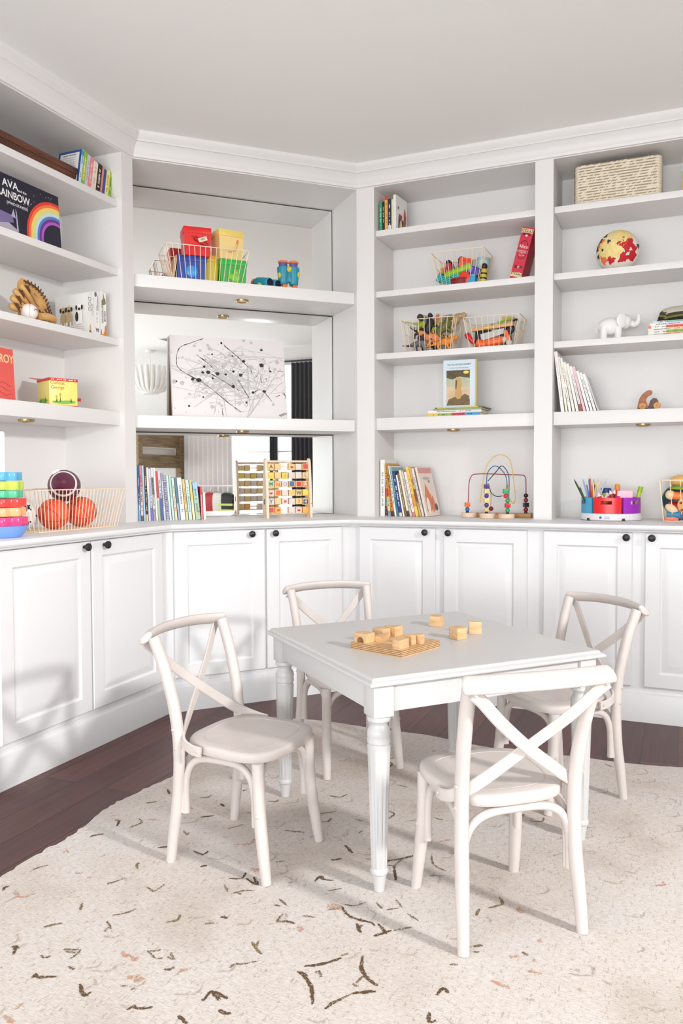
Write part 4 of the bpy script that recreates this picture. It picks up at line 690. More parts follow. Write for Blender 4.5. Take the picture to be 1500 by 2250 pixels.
# stacking boat toy
p, rot = on('L', -1.052, -.18, ZC); t = thing('stacking_toy', 'rainbow stacking ring toy on a blue boat base, cut by the left edge', 'toy', p, rot)
b = MB(); b.lathe([(.02, 0), (.062, .001), (.078, .018), (.092, .044), (.089, .046), (0, .046)], 36); b.build('boat_base', mat((120, 160, 226), .4), t)
zz = .0465
for k, (c, r, h_) in enumerate((((236, 70, 130), .089, .036), ((246, 180, 128), .083, .036), ((240, 70, 66), .084, .035), ((90, 196, 150), .073, .031), ((196, 216, 90), .076, .035), ((96, 176, 216), .070, .035))):
    b = MB(); n = 96; ring = lambda kk, z: [((r-kk)*(.93+.07*math.cos(8*a))*math.cos(a), (r-kk)*(.93+.07*math.cos(8*a))*math.sin(a), z) for a in [2*PI*i/n for i in range(n)]]
    b.rings([ring(.02, zz), ring(.002, zz), ring(0, zz+.003), ring(0, zz+h_-.006), ring(.002, zz+h_-.003), ring(.02, zz+h_-.003)]); b.build('ring', mat(c, .2), t, 50); zz += h_
b = MB(); b.lathe([(.0, .046), (.0105, .046), (.0105, .40), (.007, .408), (0, .409)], 20); b.build('peg', mat((240, 238, 234), .4), t)
# wire baskets
WIRE = mat((246, 228, 202), .3, .1, name='pale_gold_wire')
def basket(p, rot, label, Lt, Dt, Lb, Db, H, nx, ny, notch=True, wr=.0016, group='wire baskets'):
    t = thing('wire_basket', label, 'basket', p, rot, group)
    def rr(L, D, z, r=.018, k=5):
        o = []
        for cx, cy, a0 in ((L/2-r, D/2-r, 0), (-L/2+r, D/2-r, 90), (-L/2+r, -D/2+r, 180), (L/2-r, -D/2+r, 270)): o += [(cx+r*math.cos(R(a0+90*i/k)), cy+r*math.sin(R(a0+90*i/k)), z) for i in range(k+1)]
        return o
    b = MB(); b.tube(rr(Lt, Dt, H), wr*1.5, 6, closed=True); b.build('rim', WIRE, t)
    b = MB(); b.tube(rr(Lb, Db, wr*1.4), wr*1.3, 6, closed=True)
    for i in range(1, nx): x = -Lb/2+Lb*i/nx; b.tube([(x, -Db/2, wr*1.3), (x, Db/2, wr*1.3)], wr, 5)
    b.build('base_wire', WIRE, t)
    b = MB()
    for s_ in (-1, 1):
        for i in range(nx+1):
            f = i/nx-.5; b.tube([(Lt*f*.985, s_*Dt/2, H), (Lb*f*.985, s_*Db/2, wr)], wr, 5)
        for i in range(1, ny):
            f = i/ny-.5
            if notch and abs(f) < .22: b.tube([(s_*(Lb/2+(Lt-Lb)/2*.62), Dt*f*.95, H*.62), (s_*Lb/2, Db*f, wr)], wr, 5)
            else: b.tube([(s_*Lt/2, Dt*f, H), (s_*Lb/2, Db*f, wr)], wr, 5)
        if notch: e = Dt*.22; q = Lb/2+(Lt-Lb)/2*.62; b.tube([(s_*Lt/2, -e, H), (s_*q, -e, H*.62), (s_*q, e, H*.62), (s_*Lt/2, e, H)], wr*1.1, 5)
    b.build('side_wire', WIRE, t); return t
p, rot = on('L', -.585, -.035, ZC); basket(p, rot, 'pale gold wire basket holding sports balls on the left worktop', .585, .27, .50, .22, .178, 26, 10)
def sports(u, v, z, r, label, c, name='ball', lines=None):
    p, rot = on('L', u, v, z+r); t = thing(name, label, 'ball', p, (R(20), R(30*u), rot[2])); b = MB(); b.ball((0, 0, 0), r, 36, 24); b.build('skin', c, t, 80); return t
ORG = mat((240, 96, 60), .5, bump=(400, .25))
for u, v, r, ds in ((-.655, -.06, .067, 'left of the pair, below the football'), (-.468, -.045, .069, 'right of the pair, toward the post')):
    t = sports(u, v, ZC+.004, r, f'orange rubber basketball in the wire basket, {ds}', ORG, 'basketball')
    b = MB(); q = r+.0002
    for ax in range(2): b.tube([(q*math.cos(a), q*math.sin(a) if ax else 0, 0 if ax else q*math.sin(a)) for a in [2*PI*i/48 for i in range(48)]], .0014, 4, closed=True)
    for s_ in (-1, 1):
        b.tube([(s_*(r*.42+r*.25*abs(math.sin(a))), q*math.cos(a)*math.sqrt(max(0, 1-(.42+.25*abs(math.sin(a)))**2)), q*math.sin(a)*math.sqrt(max(0, 1-(.42+.25*abs(math.sin(a)))**2))) for a in [2*PI*i/48 for i in range(48)]], .0014, 4, closed=True)
    b.build('seam', mat((170, 56, 36), .6), t)
t = sports(-.79, -.005, ZC+.004, .066, 'white and black soccer ball behind the stacking toy in the wire basket', mat((238, 236, 236), .4), 'soccer_ball')
b = MB(); g_ = (1+5**.5)/2
for vv in [(0, a, c*g_) for a in (-1, 1) for c in (-1, 1)]+[(a, c*g_, 0) for a in (-1, 1) for c in (-1, 1)]+[(c*g_, 0, a) for a in (-1, 1) for c in (-1, 1)]:
    X = V(vv).normalized().to_track_quat('Z', 'Y').to_matrix().to_4x4(); pr = .0662
    b.rings([[X @ V((pr*math.sin(t_)*math.cos(2*PI*i/5), pr*math.sin(t_)*math.sin(2*PI*i/5), pr*math.cos(t_)+.0003)) for i in range(5)] for t_ in (.36, .2, .02)], cap0=False)
b.build('patch', mat((30, 28, 30), .45), t)
p, rot = on('L', -.567, -.04, ZC+.193); t = thing('football', 'maroon football with white stripes resting on the two basketballs', 'ball', p, (R(-30), R(8), rot[2]+R(40))); t.scale = (1.14,)*3
MAR = mat((96, 34, 62), .45, bump=(400, .2)); pf = [(.0585*max(0, math.cos(PI/2*(i/14-1)*.98))**.85, -.118+.118*i/7) for i in range(15)]
b = MB(); b.lathe([(max(.002, .062*(1-(abs(z)/.122)**1.9)**.8 if abs(z) < .122 else .002), z) for z in [-.12+.24*i/24 for i in range(25)]], 36, RY(PI/2)); b.build('skin', MAR, t, 80)
rad = lambda z: .062*(1-(abs(z)/.122)**1.9)**.8
b = MB(); [b.lathe([(rad(z0)-.001, z0), (rad(z0)+.0007, z0), (rad(z0+s_*.006)+.0008, z0+s_*.006), (rad(z0+s_*.012)+.0007, z0+s_*.012), (rad(z0+s_*.012)-.001, z0+s_*.012)], 36, RY(PI/2)) for z0, s_ in ((-.058, -1), (.046, 1))]; b.build('stripe', mat((236, 232, 230), .5), t, 80)
b = MB(); b.box(-.04, .04, -.003, .003, rad(0)-.0005, rad(0)+.0018, .0008); [b.box(-.03+.012*k, -.026+.012*k, -.011, .011, rad(0)-.001, rad(0)+.0014) for k in range(6)]; b.box(-.045, .045, -.014, .014, rad(.045)-.004, rad(0)-.0002); b.build('laces', mat((238, 234, 232), .5), t)
# ================================================================ mirrored niche: upper shelf
p, rot = on('M', .402, .195, M1); basket(p, rot, 'pale gold wire basket of coloured bins on the upper mirrored shelf', .455, .26, .38, .19, .185, 15, 9)
def bin_(u, v, z, c, lid, label, pic, h=.13, w_=.15, turn=0, d=.13):
    p, rot = on('M', u, v, z, 0, turn); t = thing('storage_bin', label, 'bin', p, rot, 'coloured plastic bins'); m = mat(c, .35); k = .008
    b = MB(); b.rings([[(-w_/2+q, -d/2+q, zz), (w_/2-q, -d/2+q, zz), (w_/2-q, d/2-q, zz), (-w_/2+q, d/2-q, zz)] for q, zz in ((k+.002, 0), (k, .003), (.003, h*.82))]); b.build('tub', m, t, 20)
    b = MB(); b.box(-w_/2, w_/2, -d/2, d/2, h*.78, h, .003); b.build('lid', mat(lid, .35), t)
    if pic: pic(t, d)
    return t
def ball_pic(c):
    def f(t, d): b = MB(); b.ball((0, -d/2+.004, .05), (.034, .012, .034)); b.build('moulded_fruit', mat(c, .35), t, 80)
    return f
def pear_pic(t, d): b = MB(); b.ball((.012, -d/2+.005, .038), (.028, .012, .03)); b.ball((.014, -d/2+.005, .066), (.016, .01, .024)); b.tube([(.014, -d/2, .085), (.018, -d/2, .1)], .0028, 6); b.ball((-.018, -d/2+.006, .045), (.012, .008, .022)); b.build('moulded_fruit', mat((130, 196, 60), .35), t, 80)
def crayon_pic(t, d):
    b = MB(); b.X = T(.012, -d/2+.0035, .078) @ RY(R(-62)); b.lathe([(.0125, -.045), (.0125, .03), (.006, .034), (.003, .052)], 14); b.X = Mx(); b.build('moulded_crayon', mat((180, 24, 24), .4), t)
    b = MB(); b.box(-.024, .024, -.0008, .003, -.011, .011, .0, X=T(.026, -d/2-.0098, .085) @ RY(R(-20))); b.build('label_patch', mat((240, 220, 196), .5), t); text('RED', .013, mat((90, 50, 40), .5), t, (.026, -d/2-.0118, .085), (PI/2, R(-20), 0), 'label_lettering')
def banana_pic(t, d): b = MB(); P = [(.045*math.cos(a)-.012, -d/2+.001, .10+.055*math.sin(a)) for a in [-.25-1.75*i/16 for i in range(17)]]; b.tube(P, [.004]+[.007+.004*math.sin(PI*i/15) for i in range(15)]+[.002], 10, flat=(1, .7)); b.build('moulded_fruit', mat((240, 206, 150), .4), t, 80); b = MB(); b.tube([P[0], (P[0][0]+.004, P[0][1], P[0][2]+.02)], .005, 8); b.build('stem', mat((226, 130, 60), .4), t)
bin_(.318, .165, M1+.006, (36, 66, 160), (30, 58, 150), 'blue plastic bin with round blue fruit, lower left in the wire basket', ball_pic((70, 150, 220)), .134, .165)
bin_(.548, .165, M1+.006, (40, 166, 60), (50, 180, 66), 'green plastic bin with a pear on it, lower right in the wire basket', pear_pic, .134, .155)
bin_(.352, .158, M1+.142, (226, 34, 34), (222, 28, 30), 'red plastic bin with a crayon on its front, stacked on the blue bin', crayon_pic, .152, .15, R(-2))
bin_(.527, .165, M1+.142, (240, 210, 140), (236, 208, 110), 'pale yellow plastic bin with a banana on it, stacked on the green bin', banana_pic, .158, .15, R(10))
t = bin_(.432, .215, M1+.006, (232, 200, 60), (226, 190, 50), 'mustard yellow bin at the back between the blue and green bins', None, .16, .09)
p, rot = on('M', .222, .16, M1+.006); t = thing('wooden_board', 'pale wooden board standing at the left end of the bin basket', 'board', p, (0, R(10), rot[2])); b = MB(); b.box(-.012, .0, -.06, .05, 0, .13, .002); b.build('board', PINE, t); b = MB(); b.box(.0004, .0012, -.04, .02, .07, .12); b.build('printed_patch', mat((196, 150, 70), .5), t)
# toy binoculars: one standing, one lying
TL = mat((40, 146, 170), .35, var=.12, vscale=18); YL = mat((206, 196, 70), .4); OR = mat((240, 130, 60), .4); PU = mat((96, 90, 160), .4)
def binoculars(p, rot, label):
    t = thing('toy_binoculars', label, 'toy', p, rot, 'toy binoculars'); b = MB()
    for s_ in (-1, 1): b.lathe([(.022, .0), (.026, .004), (.027, .02), (.031, .05), (.034, .085), (.034, .098), (.022, .1)], 24, T(s_*.03, 0, 0))
    b.box(-.022, .022, -.02, .02, .015, .092, .006); b.build('body', TL, t, 50)
    b = MB(); [b.lathe([(.024, .099), (.024, .122), (.026, .123)], 20, T(s_*.03, 0, 0)) for s_ in (-1, 1)]; b.build('eye_tube', PU, t)
    b = MB(); [b.lathe([(.026, .122), (.029, .124), (.029, .131), (.024, .135), (.016, .136), (.016, .128)], 24, T(s_*.03, 0, 0)) for s_ in (-1, 1)]; b.build('eyecup', OR, t)
    b = MB(); [b.ball(c, r, 16, 10) for c, r in (((0, -.02, .086), (.021, .012, .017)), ((.053, -.012, .06), (.011, .016, .02)), ((-.053, -.012, .05), (.011, .016, .018)))]; b.build('spot', YL, t)
    b = MB(); [b.lathe([(.0, -.001), (.022, -.001), (.022, .001), (0, .001)], 20, T(s_*.03, 0, 0)) for s_ in (-1, 1)]; b.build('lens', mat((20, 30, 50), .1), t); return t
p, rot = on('M', .872, .13, M1+.034, 0, R(-6)); binoculars(p, rot, 'teal and orange toy binoculars standing upright on the upper mirrored shelf')
p, rot = on('M', .778, .10, M1+.031); binoculars(p, (R(84), R(0), rot[2]+R(205)), 'teal toy binoculars lying down beside the upright pair')
for k, (u, ds) in enumerate(((.846, 'left'), (.905, 'right'))):
    p, rot = on('M', u, .118, M1); t = thing('toy_stand_block', f'small orange block under the upright toy binoculars, {ds} one', 'block', p, rot); b = MB(); b.box(-.014, .014, -.014, .014, 0, .033, .004); b.build('foam', OR, t); b = MB(); b.box(-.011, .011, -.0146, -.013, .006, .027, .0004); b.build('face_panel', mat((232, 112, 48), .5), t)
# splatter canvas leaning on the mirror
p, rot = on('M', .236, .262, M2, 0, 0); t = thing('splatter_canvas', 'large white canvas with black and grey paint splatters leaning on the mirror', 'painting', p, (R(-9.5), 0, rot[2]))
CWD, CHT = .672, .486; b = MB(); b.box(0, CWD, 0, .03, 0, CHT, .002); b.build('canvas', mat((232, 226, 226), .65, bump=(600, .15)), t)
b = MB(); b.box(.01, CWD-.01, .0302, .034, .01, CHT-.01); b.build('stretcher', mat((150, 116, 80), .6), t)
rn = random.Random(21); b = MB(); LAY = [0]
def dab(x, z, r, mi):
    LAY[0] += 1; y = -.0004-.000004*LAY[0]; n = 12; a0 = rn.uniform(0, 6)
    f = b.bm.faces.new([b.bm.verts.new((min(max(x+r*(1+rn.uniform(-.3, .3))*math.cos(a0+2*PI*i/n), .004), CWD-.004), y, min(max(z+r*rn.uniform(.7, 1.1)*math.sin(a0+2*PI*i/n), .004), CHT-.004))) for i in range(n)]); f.material_index = mi
def drip(P, w0, mi):
    LAY[0] += 1; y = -.0004-.000004*LAY[0]; P = smooth([(x, y, z) for x, z in P], 8); n = len(P); prev = None
    for i, q in enumerate(P):
        d = (P[min(i+1, n-1)]-P[max(i-1, 0)]); d = d.normalized() if d.length > 0 else V((1, 0, 0)); N = V((-d.z, 0, d.x)); w_ = w0*rn.uniform(.4, 1.2)*(.5+.7*rn.random()**2)
        q = V((min(max(q.x, .006), CWD-.006), y, min(max(q.z, .006), CHT-.006))); c = (b.bm.verts.new(q+N*w_), b.bm.verts.new(q-N*w_))
        if prev: f = b._f((prev[0], c[0], c[1], prev[1])); f and setattr(f, 'material_index', mi)
        prev = c
def cv(x, y): return ((x-283)/663*CWD, (712-y)/500*CHT)       # scattered marks measured on the canvas face
for k in range(44): drip([cv(rn.gauss(600, 150), rn.gauss(450, 95)), cv(rn.gauss(620, 150), rn.gauss(450, 95)), cv(rn.gauss(640, 160), rn.gauss(460, 95))], rn.uniform(.0014, .0042), 1)
for k in range(150): x, y = cv(rn.gauss(620, 150), rn.gauss(440, 100)); dab(x, z_ := y, rn.choice((.004, .006, .009, .013)), 1)
for k in range(5):
    cx, cy, rx, ry = rn.uniform(480, 760), rn.uniform(380, 520), rn.uniform(120, 250), rn.uniform(90, 190); drip([cv(cx+rx*math.cos(a), cy+ry*math.sin(a)) for a in [k+4.4*i/12 for i in range(13)]], .0016, 1)
for P in ([(400, 465), (440, 480), (520, 540), (600, 610), (668, 660)], [(480, 425), (540, 455), (620, 505), (665, 530)], [(590, 260), (660, 320), (725, 385)], [(660, 465), (690, 520), (720, 575)], [(430, 325), (500, 380), (515, 400)], [(470, 225), (400, 255), (335, 290), (315, 370), (335, 420), (420, 470)], [(740, 545), (765, 530), (775, 520)], [(805, 525), (820, 545), (855, 590)], [(880, 565), (905, 550)], [(930, 540), (948, 572)], [(740, 405), (745, 430)], [(795, 440), (800, 480)], [(820, 455), (832, 450), (828, 465)], [(900, 400), (940, 405)], [(850, 375), (848, 405)], [(560, 650), (566, 705)]): drip([cv(*q) for q in P], .0026, 0)
for x, y, r in ((435, 478, .010), (402, 472, .007), (490, 427, .0085), (543, 434, .008), (460, 430, .006), (470, 395, .006), (590, 437, .005), (637, 417, .006), (678, 437, .0085), (698, 350, .007), (803, 370, .010), (808, 275, .0055), (574, 246, .0055), (630, 508, .008), (812, 530, .007), (745, 540, .006), (855, 405, .005), (635, 322, .004), (518, 317, .004), (375, 633, .005), (310, 490, .004), (515, 463, .005), (455, 578, .004), (703, 603, .005)): dab(*cv(x, y), r*1.35, 0)
for k in range(130): dab(*cv(rn.gauss(620, 170), rn.gauss(430, 110)), rn.choice((.0008, .0012, .002)), rn.choice((0, 0, 1)))
for P in ([(892, 678), (915, 668), (940, 660)], [(895, 672), (905, 680), (925, 672)], [(915, 664), (930, 672), (942, 664)]): drip([cv(*q) for q in P], .0022, 0)
b.build('paint_splatter', [mat((34, 30, 34), .35), mat((192, 188, 188), .5)], t)
# alphabet abacus
p, rot = on('M', .70, .055, ZC); t = thing('alphabet_abacus', 'wooden alphabet abacus with lettered blocks on six rods before the mirror', 'toy', p, rot)
BIR = wood((226, 200, 170), (240, 220, 196), .5, (60, 60, 6), 'birch')
AW = .268; post = [(-.043, 0), (-.018, 0), (-.013, .012), (-.004, .019), (.004, .019), (.013, .012), (.018, 0), (.043, 0), (.04, .10), (.03, .20), (.018, .30), (.011, .325), (0, .333), (-.011, .325), (-.018, .30), (-.03, .20), (-.04, .10)]
for x, nm in ((0, 0), (AW-.014, 1)):
    b = MB(); b.prism(post, 0, .014, Mx(((0, 0, 1, x), (1, 0, 0, 0), (0, 1, 0, 0), (0, 0, 0, 1))), .0012); b.build('side_post', BIR, t)
for z in (.315, .022):
    b = MB(); b.tube([(.002, 0, z), (AW-.002, 0, z)], .0065 if z > .1 else .005, 12); b.build('cross_bar', BIR, t)
b = MB(); b.box(-.0007, .0, -.012, .010, .075, .105); b.build('maker_mark', mat((70, 46, 30), .6), t)
text('VOILA', .016, mat((80, 70, 64), .5), t, (AW-.007, -.0405, .06), (PI/2, PI/2, 0), 'post_lettering')
bt = [mat((226, 196, 140), .5), mat((232, 170, 90), .5), mat((220, 206, 196), .5), mat((226, 202, 90), .5), mat((206, 56, 46), .45), mat((50, 90, 160), .45), mat((222, 110, 50), .45)]
LET = ['ABCDEF', 'GHIJKL', 'MNOPQR', 'STUVWX', 'YZ1234', '567890']; face_ = [[0, 0, None, 0, 2, 4], [3, 0, 3, 2, 2, 0], [0, 0, 2, 5, 4, 6], [2, 6, 2, 0, 0, 3], [2, 0, 2, 2, 0, 5], [4, 1, None, 2, 2, 1]]
show = {(2, 0): ('M', (40, 150, 130)), (2, 1): ('N', (226, 120, 50)), (2, 2): ('O', (176, 160, 200)), (2, 5): ('R', (240, 220, 200)), (3, 3): ('V', (206, 190, 60)), (3, 4): ('W', (110, 100, 90)), (4, 0): ('Y', (60, 110, 190)), (4, 4): ('3', (226, 120, 50)), (4, 5): ('4', (240, 200, 90)), (1, 5): ('L', (150, 140, 130)), (1, 2): ('I', (200, 180, 110)), (0, 0): ('A', (110, 80, 40))}
for r in range(6):
    z = .285-r*.0485; b = MB(); b.tube([(.002, 0, z), (AW-.002, 0, z)], .003, 8); b.build('rod', BIR, t)
    for c in range(6):
        if face_[r][c] is None: continue
        x = .034+c*.0405; b = MB(); s_ = .0178; b.box(-s_, s_, -s_, s_, -s_, s_, .0022); o = b.build('letter_block', bt[0] if face_[r][c] in (4, 5, 6) else bt[face_[r][c]], t, loc=(x, 0, z), rot=(R([0, 4, -3, 8, 0, -6][(r+c) % 6]), 0, 0))
        if face_[r][c] in (4, 5, 6): b = MB(); b.box(-.0135, .0135, -s_-.0004, -s_+.001, -.0135, .0135); b.build('printed_square', bt[face_[r][c]], o)
        if (r, c) in show: L_, cc = show[(r, c)]; text(L_, .029, mat(cc, .5), o, (0, -s_-.0007, 0), name='letter', bold=.0008)
        elif (r*7+c) % 3 == 0: flatpoly(o, [(0, blob(0, 0, .009, .007, w=.2))], [mat([(206, 66, 44), (70, 130, 180), (226, 160, 60)][(r+c) % 3], .5)], -s_-.0006, 'printed_picture')
# ================================================================ first right bookcase
p, rot = on('R', .562, .195, ZB); basket(p, rot, 'pale gold wire basket of bright plastic toys on the second shelf', .30, .23, .215, .17, .195, 10, 10, True)
p, rot = on('R', .392, .185, ZCS); basket(p, rot, 'pale gold wire basket of toy dinosaurs on the third shelf', .31, .23, .265, .19, .185, 9, 9, True)
p, rot = on('R', .752, .185, ZCS); basket(p, rot, 'pale gold wire basket of toy tools on the third shelf', .31, .23, .24, .18, .17, 9, 9, True)
def toy(name, label, wl, u, v, z, rx, ry, rz, parts, cat='toy', group=None):
    p, rot = on(wl, u, v, z); t = thing(name, label, cat, p, (R(rx), R(ry), rot[2]+R(rz)), group)
    for nm, c, fn in parts: b = MB(); fn(b); b.build(nm, c if not isinstance(c, tuple) else mat(c, .4), t, 45)
    return t
def cyl(x, y, z, r, h, ax='z', seg=18, r2=None): return lambda b: b.lathe([(r*.92, 0), (r, .003), (r2 or r, h-.003), ((r2 or r)*.9, h)], seg, T(x, y, z) @ (RY(PI/2) if ax == 'x' else RX(PI/2) if ax == 'y' else Mx()))
def bx(x0, x1, y0, y1, z0, z1, bv=.003): return lambda b: b.box(x0, x1, y0, y1, z0, z1, bv)
def ball_(c, r): return lambda b: b.ball(c, r)
g = 'plastic toys in the wire basket'
toy('toy_clip', 'teal ridged toy clip, lower left in the bright toy basket', 'R', .505, .125, ZB+.035, 0, 25, 0, [('body', (50, 176, 176), lambda b: [b.box(-.055, .055, -.016, .016, -.006+.009*k, .002+.009*k, .003) for k in range(-1, 3)]), ('jaw', (40, 150, 156), bx(-.07, -.05, -.02, .02, -.02, .03))], group=g)
toy('toy_clip', 'teal ridged toy clip, second one in the middle of the bright toy basket', 'R', .555, .12, ZB+.055, 0, 35, 0, [('body', (60, 186, 180), lambda b: [b.box(-.04, .04, -.016, .016, -.006+.009*k, .002+.009*k, .003) for k in range(-1, 3)]), ('jaw', (40, 150, 156), bx(.035, .05, -.018, .018, -.02, .03))], group=g)
toy('toy_tube', 'lime green toy tube lying across the bright toy basket', 'R', .552, .12, ZB+.088, 0, -14, 0, [('barrel', (140, 190, 40), cyl(-.07, 0, 0, .019, .14, 'x', r2=.023)), ('cap', (170, 206, 70), cyl(.068, 0, 0, .024, .016, 'x'))], group=g)
toy('toy_block', 'big orange-red toy block on top of the bright toy basket', 'R', .592, .15, ZB+.135, 0, 12, 10, [('body', (240, 84, 44), bx(-.036, .036, -.03, .03, -.028, .028, .012)), ('window', (222, 60, 30), bx(-.018, .018, -.0315, -.028, -.014, .014, .001))], group=g)
toy('toy_block', 'red toy block low in the middle of the bright toy basket', 'R', .60, .115, ZB+.047, 0, 35, 0, [('body', (226, 52, 36), bx(-.03, .03, -.024, .024, -.026, .026, .007)), ('stud', (206, 40, 30), cyl(0, 0, .024, .012, .01))], group=g)
toy('toy_drum', 'dark red toy drum at the bottom of the bright toy basket', 'R', .572, .14, ZB+.006, 0, 0, 0, [('shell', (136, 26, 36), cyl(0, 0, 0, .062, .036)), ('rim', (160, 36, 44), lambda b: b.tube([(.062*math.cos(a), .062*math.sin(a), .036) for a in [2*PI*i/30 for i in range(30)]], .004, 6, closed=True))], group=g)
toy('toy_robot', 'purple and black toy robot at the right of the bright toy basket', 'R', .648, .125, ZB+.082, 0, 22, 0, [('body', (78, 56, 150), bx(-.032, .032, -.02, .02, -.022, .022, .006)), ('panel', (150, 140, 200), bx(-.026, -.008, -.0212, -.019, -.014, .014, .001)), ('foot', (50, 40, 90), bx(.028, .038, -.018, .018, -.02, .02, .004))], group=g)
toy('toy_block', 'sky blue toy block at the lower right of the bright toy basket', 'R', .638, .115, ZB+.028, 0, 4, 0, [('body', (50, 160, 200), bx(-.022, .022, -.022, .022, -.024, .024, .004)), ('lid', (120, 196, 216), bx(-.018, .02, -.02, .02, .024, .03, .002))], group=g)
toy('toy_figure', 'crimson toy figure with black hair, upper left in the bright toy basket', 'R', .515, .15, ZB+.07, 0, -14, 0, [('body', (206, 44, 70), cyl(0, 0, 0, .017, .075)), ('arm', (226, 70, 80), lambda b: b.tube(smooth([(-.016, -.008, .06), (-.03, -.014, .04), (-.03, -.016, .01)]), .008, 8)), ('hair', (26, 22, 24), lambda b: [b.ball((0, 0, .085), .014), b.tube(smooth([(0, 0, .09), (.016, 0, .07), (.02, 0, .03)]), .008, 8)])], group=g)
toy('toy_figure', 'dark blue toy figure with curled top, middle of the bright toy basket', 'R', .553, .16, ZB+.085, 0, 8, 0, [('body', (36, 44, 84), cyl(0, 0, 0, .018, .066)), ('curl', (26, 28, 50), lambda b: b.tube(smooth([(0, 0, .064), (-.012, 0, .078), (.002, 0, .092), (.012, 0, .084)]), .006, 8))], group=g)
toy('toy_cup', 'clear mint plastic cup standing at the back of the bright toy basket', 'R', .66, .215, ZB+.006, 0, 6, 0, [('cup', (186, 224, 222), lambda b: b.lathe([(.024, 0), (.03, .002), (.038, .165), (.036, .165), (.028, .004), (0, .004)], 24)), ('band', (160, 206, 210), lambda b: b.lathe([(.0385, .15), (.0395, .152), (.0395, .164), (.0385, .166)], 24))], group=g)
toy('toy_bee', 'brown and yellow striped toy at the right end of the bright toy basket', 'R', .69, .14, ZB+.006, 0, 6, 0, [('body', (206, 190, 70), cyl(0, 0, 0, .02, .085)), ('stripe', (60, 34, 26), lambda b: [b.lathe([(.0205, z), (.0212, z+.004), (.0205, z+.009)], 18) for z in (.03, .055)]), ('head', (50, 28, 24), ball_((0, 0, .1), .018))], group=g)
toy('toy_stick', 'green and yellow toy stick at the far left of the bright toy basket', 'R', .486, .16, ZB+.04, 0, -20, 0, [('handle', (226, 160, 40), cyl(0, 0, 0, .011, .09)), ('head', (150, 186, 60), ball_((0, 0, .04), .022))], group=g)
# dinosaurs
def dino(label, c, u, v, z, rx, ry, rz, s_=1, long=False, spikes=False, c2=None):
    p, rot = on('R', u, v, z); t = thing('toy_dinosaur', label, 'toy', p, (R(rx), R(ry), rot[2]+R(rz)), 'toy dinosaurs in the wire basket'); t.scale = (s_, s_, s_)
    nk = [(.05, 0, .055), (.075, 0, .085), (.092, 0, .115), (.112, 0, .12)] if long else [(.045, 0, .052), (.062, 0, .07), (.082, 0, .072), (.10, 0, .066)]
    P = smooth([(-.125, 0, .03), (-.085, 0, .034), (-.045, 0, .044), (0, 0, .05)]+nk, 5); n = len(P); rr = []
    for i in range(n): f = i/(n-1); rr.append(.003+.024*math.exp(-((f-.5)/.2)**2)+(.009*math.exp(-((f-.9)/.08)**2)) + .006*f)
    rr[-1] *= .55; b = MB(); b.tube(P, rr, 12)
    for x, y in ((.026, .016), (.026, -.016), (-.026, .018), (-.026, -.018)): b.tube(smooth([(x, y*.7, .045), (x*1.15-.004, y*1.25, .026), (x*1.2+.004, y*1.3, .004), (x*1.2+.014, y*1.3, .003)], 4), [.012, .0115, .011, .010, .009, .0085, .008, .0075, .0075, .0075, .007, .006, .004][:13], 8)
    b.build('body', mat(c, .5, var=.3, vscale=60, bump=(150, .4)), t, 70)
    hx, hz = (P[-3].x, P[-3].z)
    b = MB(); [b.ball((hx, y, hz+.006), .0026, 8, 6) for y in (.009, -.009)]; b.build('eye', mat((236, 226, 190), .3), t)
    if spikes: b = MB(); [b.lathe([(.007, -.004), (.0045, .007), (.0006, .018)], 6, T(P[k].x, 0, P[k].z+rr[k]*.85) @ RY(R(-15)) @ Mx.Diagonal((1, .35, 1, 1))) for k in range(5, n-8, 3)]; b.build('back_plates', mat(c2 or c, .5), t)
    return t
DN = [('lime green long-necked toy dinosaur at the top left of its basket', (166, 176, 60), .352, .125, .108, 0, 22, 8, .95, True, False, None), ('black toy dinosaur standing upright in the middle of its basket', (42, 38, 40), .425, .118, .112, 0, -66, 10, .85, False, True, (30, 28, 30)), ('tan toy dinosaur lying across the top right rim of its basket', (196, 162, 116), .475, .16, .118, 0, 0, 12, 1.15, False, False, None), ('coral-orange toy dinosaur low in the middle of its basket', (226, 140, 90), .425, .115, .03, 0, -6, 190, .95, False, True, (240, 190, 120)), ('orange toy dinosaur at the lower right of its basket', (232, 146, 60), .475, .12, .008, 0, -4, 12, .85, False, True, (240, 180, 70)), ('grey toy dinosaur at the lower left of its basket', (120, 118, 118), .338, .12, .010, 0, 4, 6, .85, False, False, None), ('dark brown plated toy dinosaur on the left side of its basket', (62, 40, 34), .325, .13, .07, 0, 40, -20, .8, False, True, (80, 60, 50)), ('olive spotted toy dinosaur on the right side of its basket', (110, 112, 56), .492, .125, .088, 0, -38, 15, .9, False, True, (90, 70, 110)), ('black and olive toy dinosaur hidden behind the upright black one', (54, 56, 40), .39, .17, .06, 0, -14, 170, 1.1, True, False, None), ('dark maroon toy dinosaur at the bottom of its basket', (60, 30, 32), .385, .15, .006, 0, 0, 20, 1.05, False, True, (80, 50, 40)), ('pale grey-white toy dinosaur lying on top of its basket', (206, 206, 200), .372, .2, .16, 0, -8, 170, .75, False, False, None), ('small coral toy dinosaur peeking over the top of its basket', (226, 130, 96), .418, .17, .15, 0, -40, -20, .55, False, False, None)]
for d_ in DN: dino(d_[0], d_[1], d_[2], d_[3], ZCS+.004+d_[4], *d_[5:8], d_[8], d_[9], d_[10], d_[11])
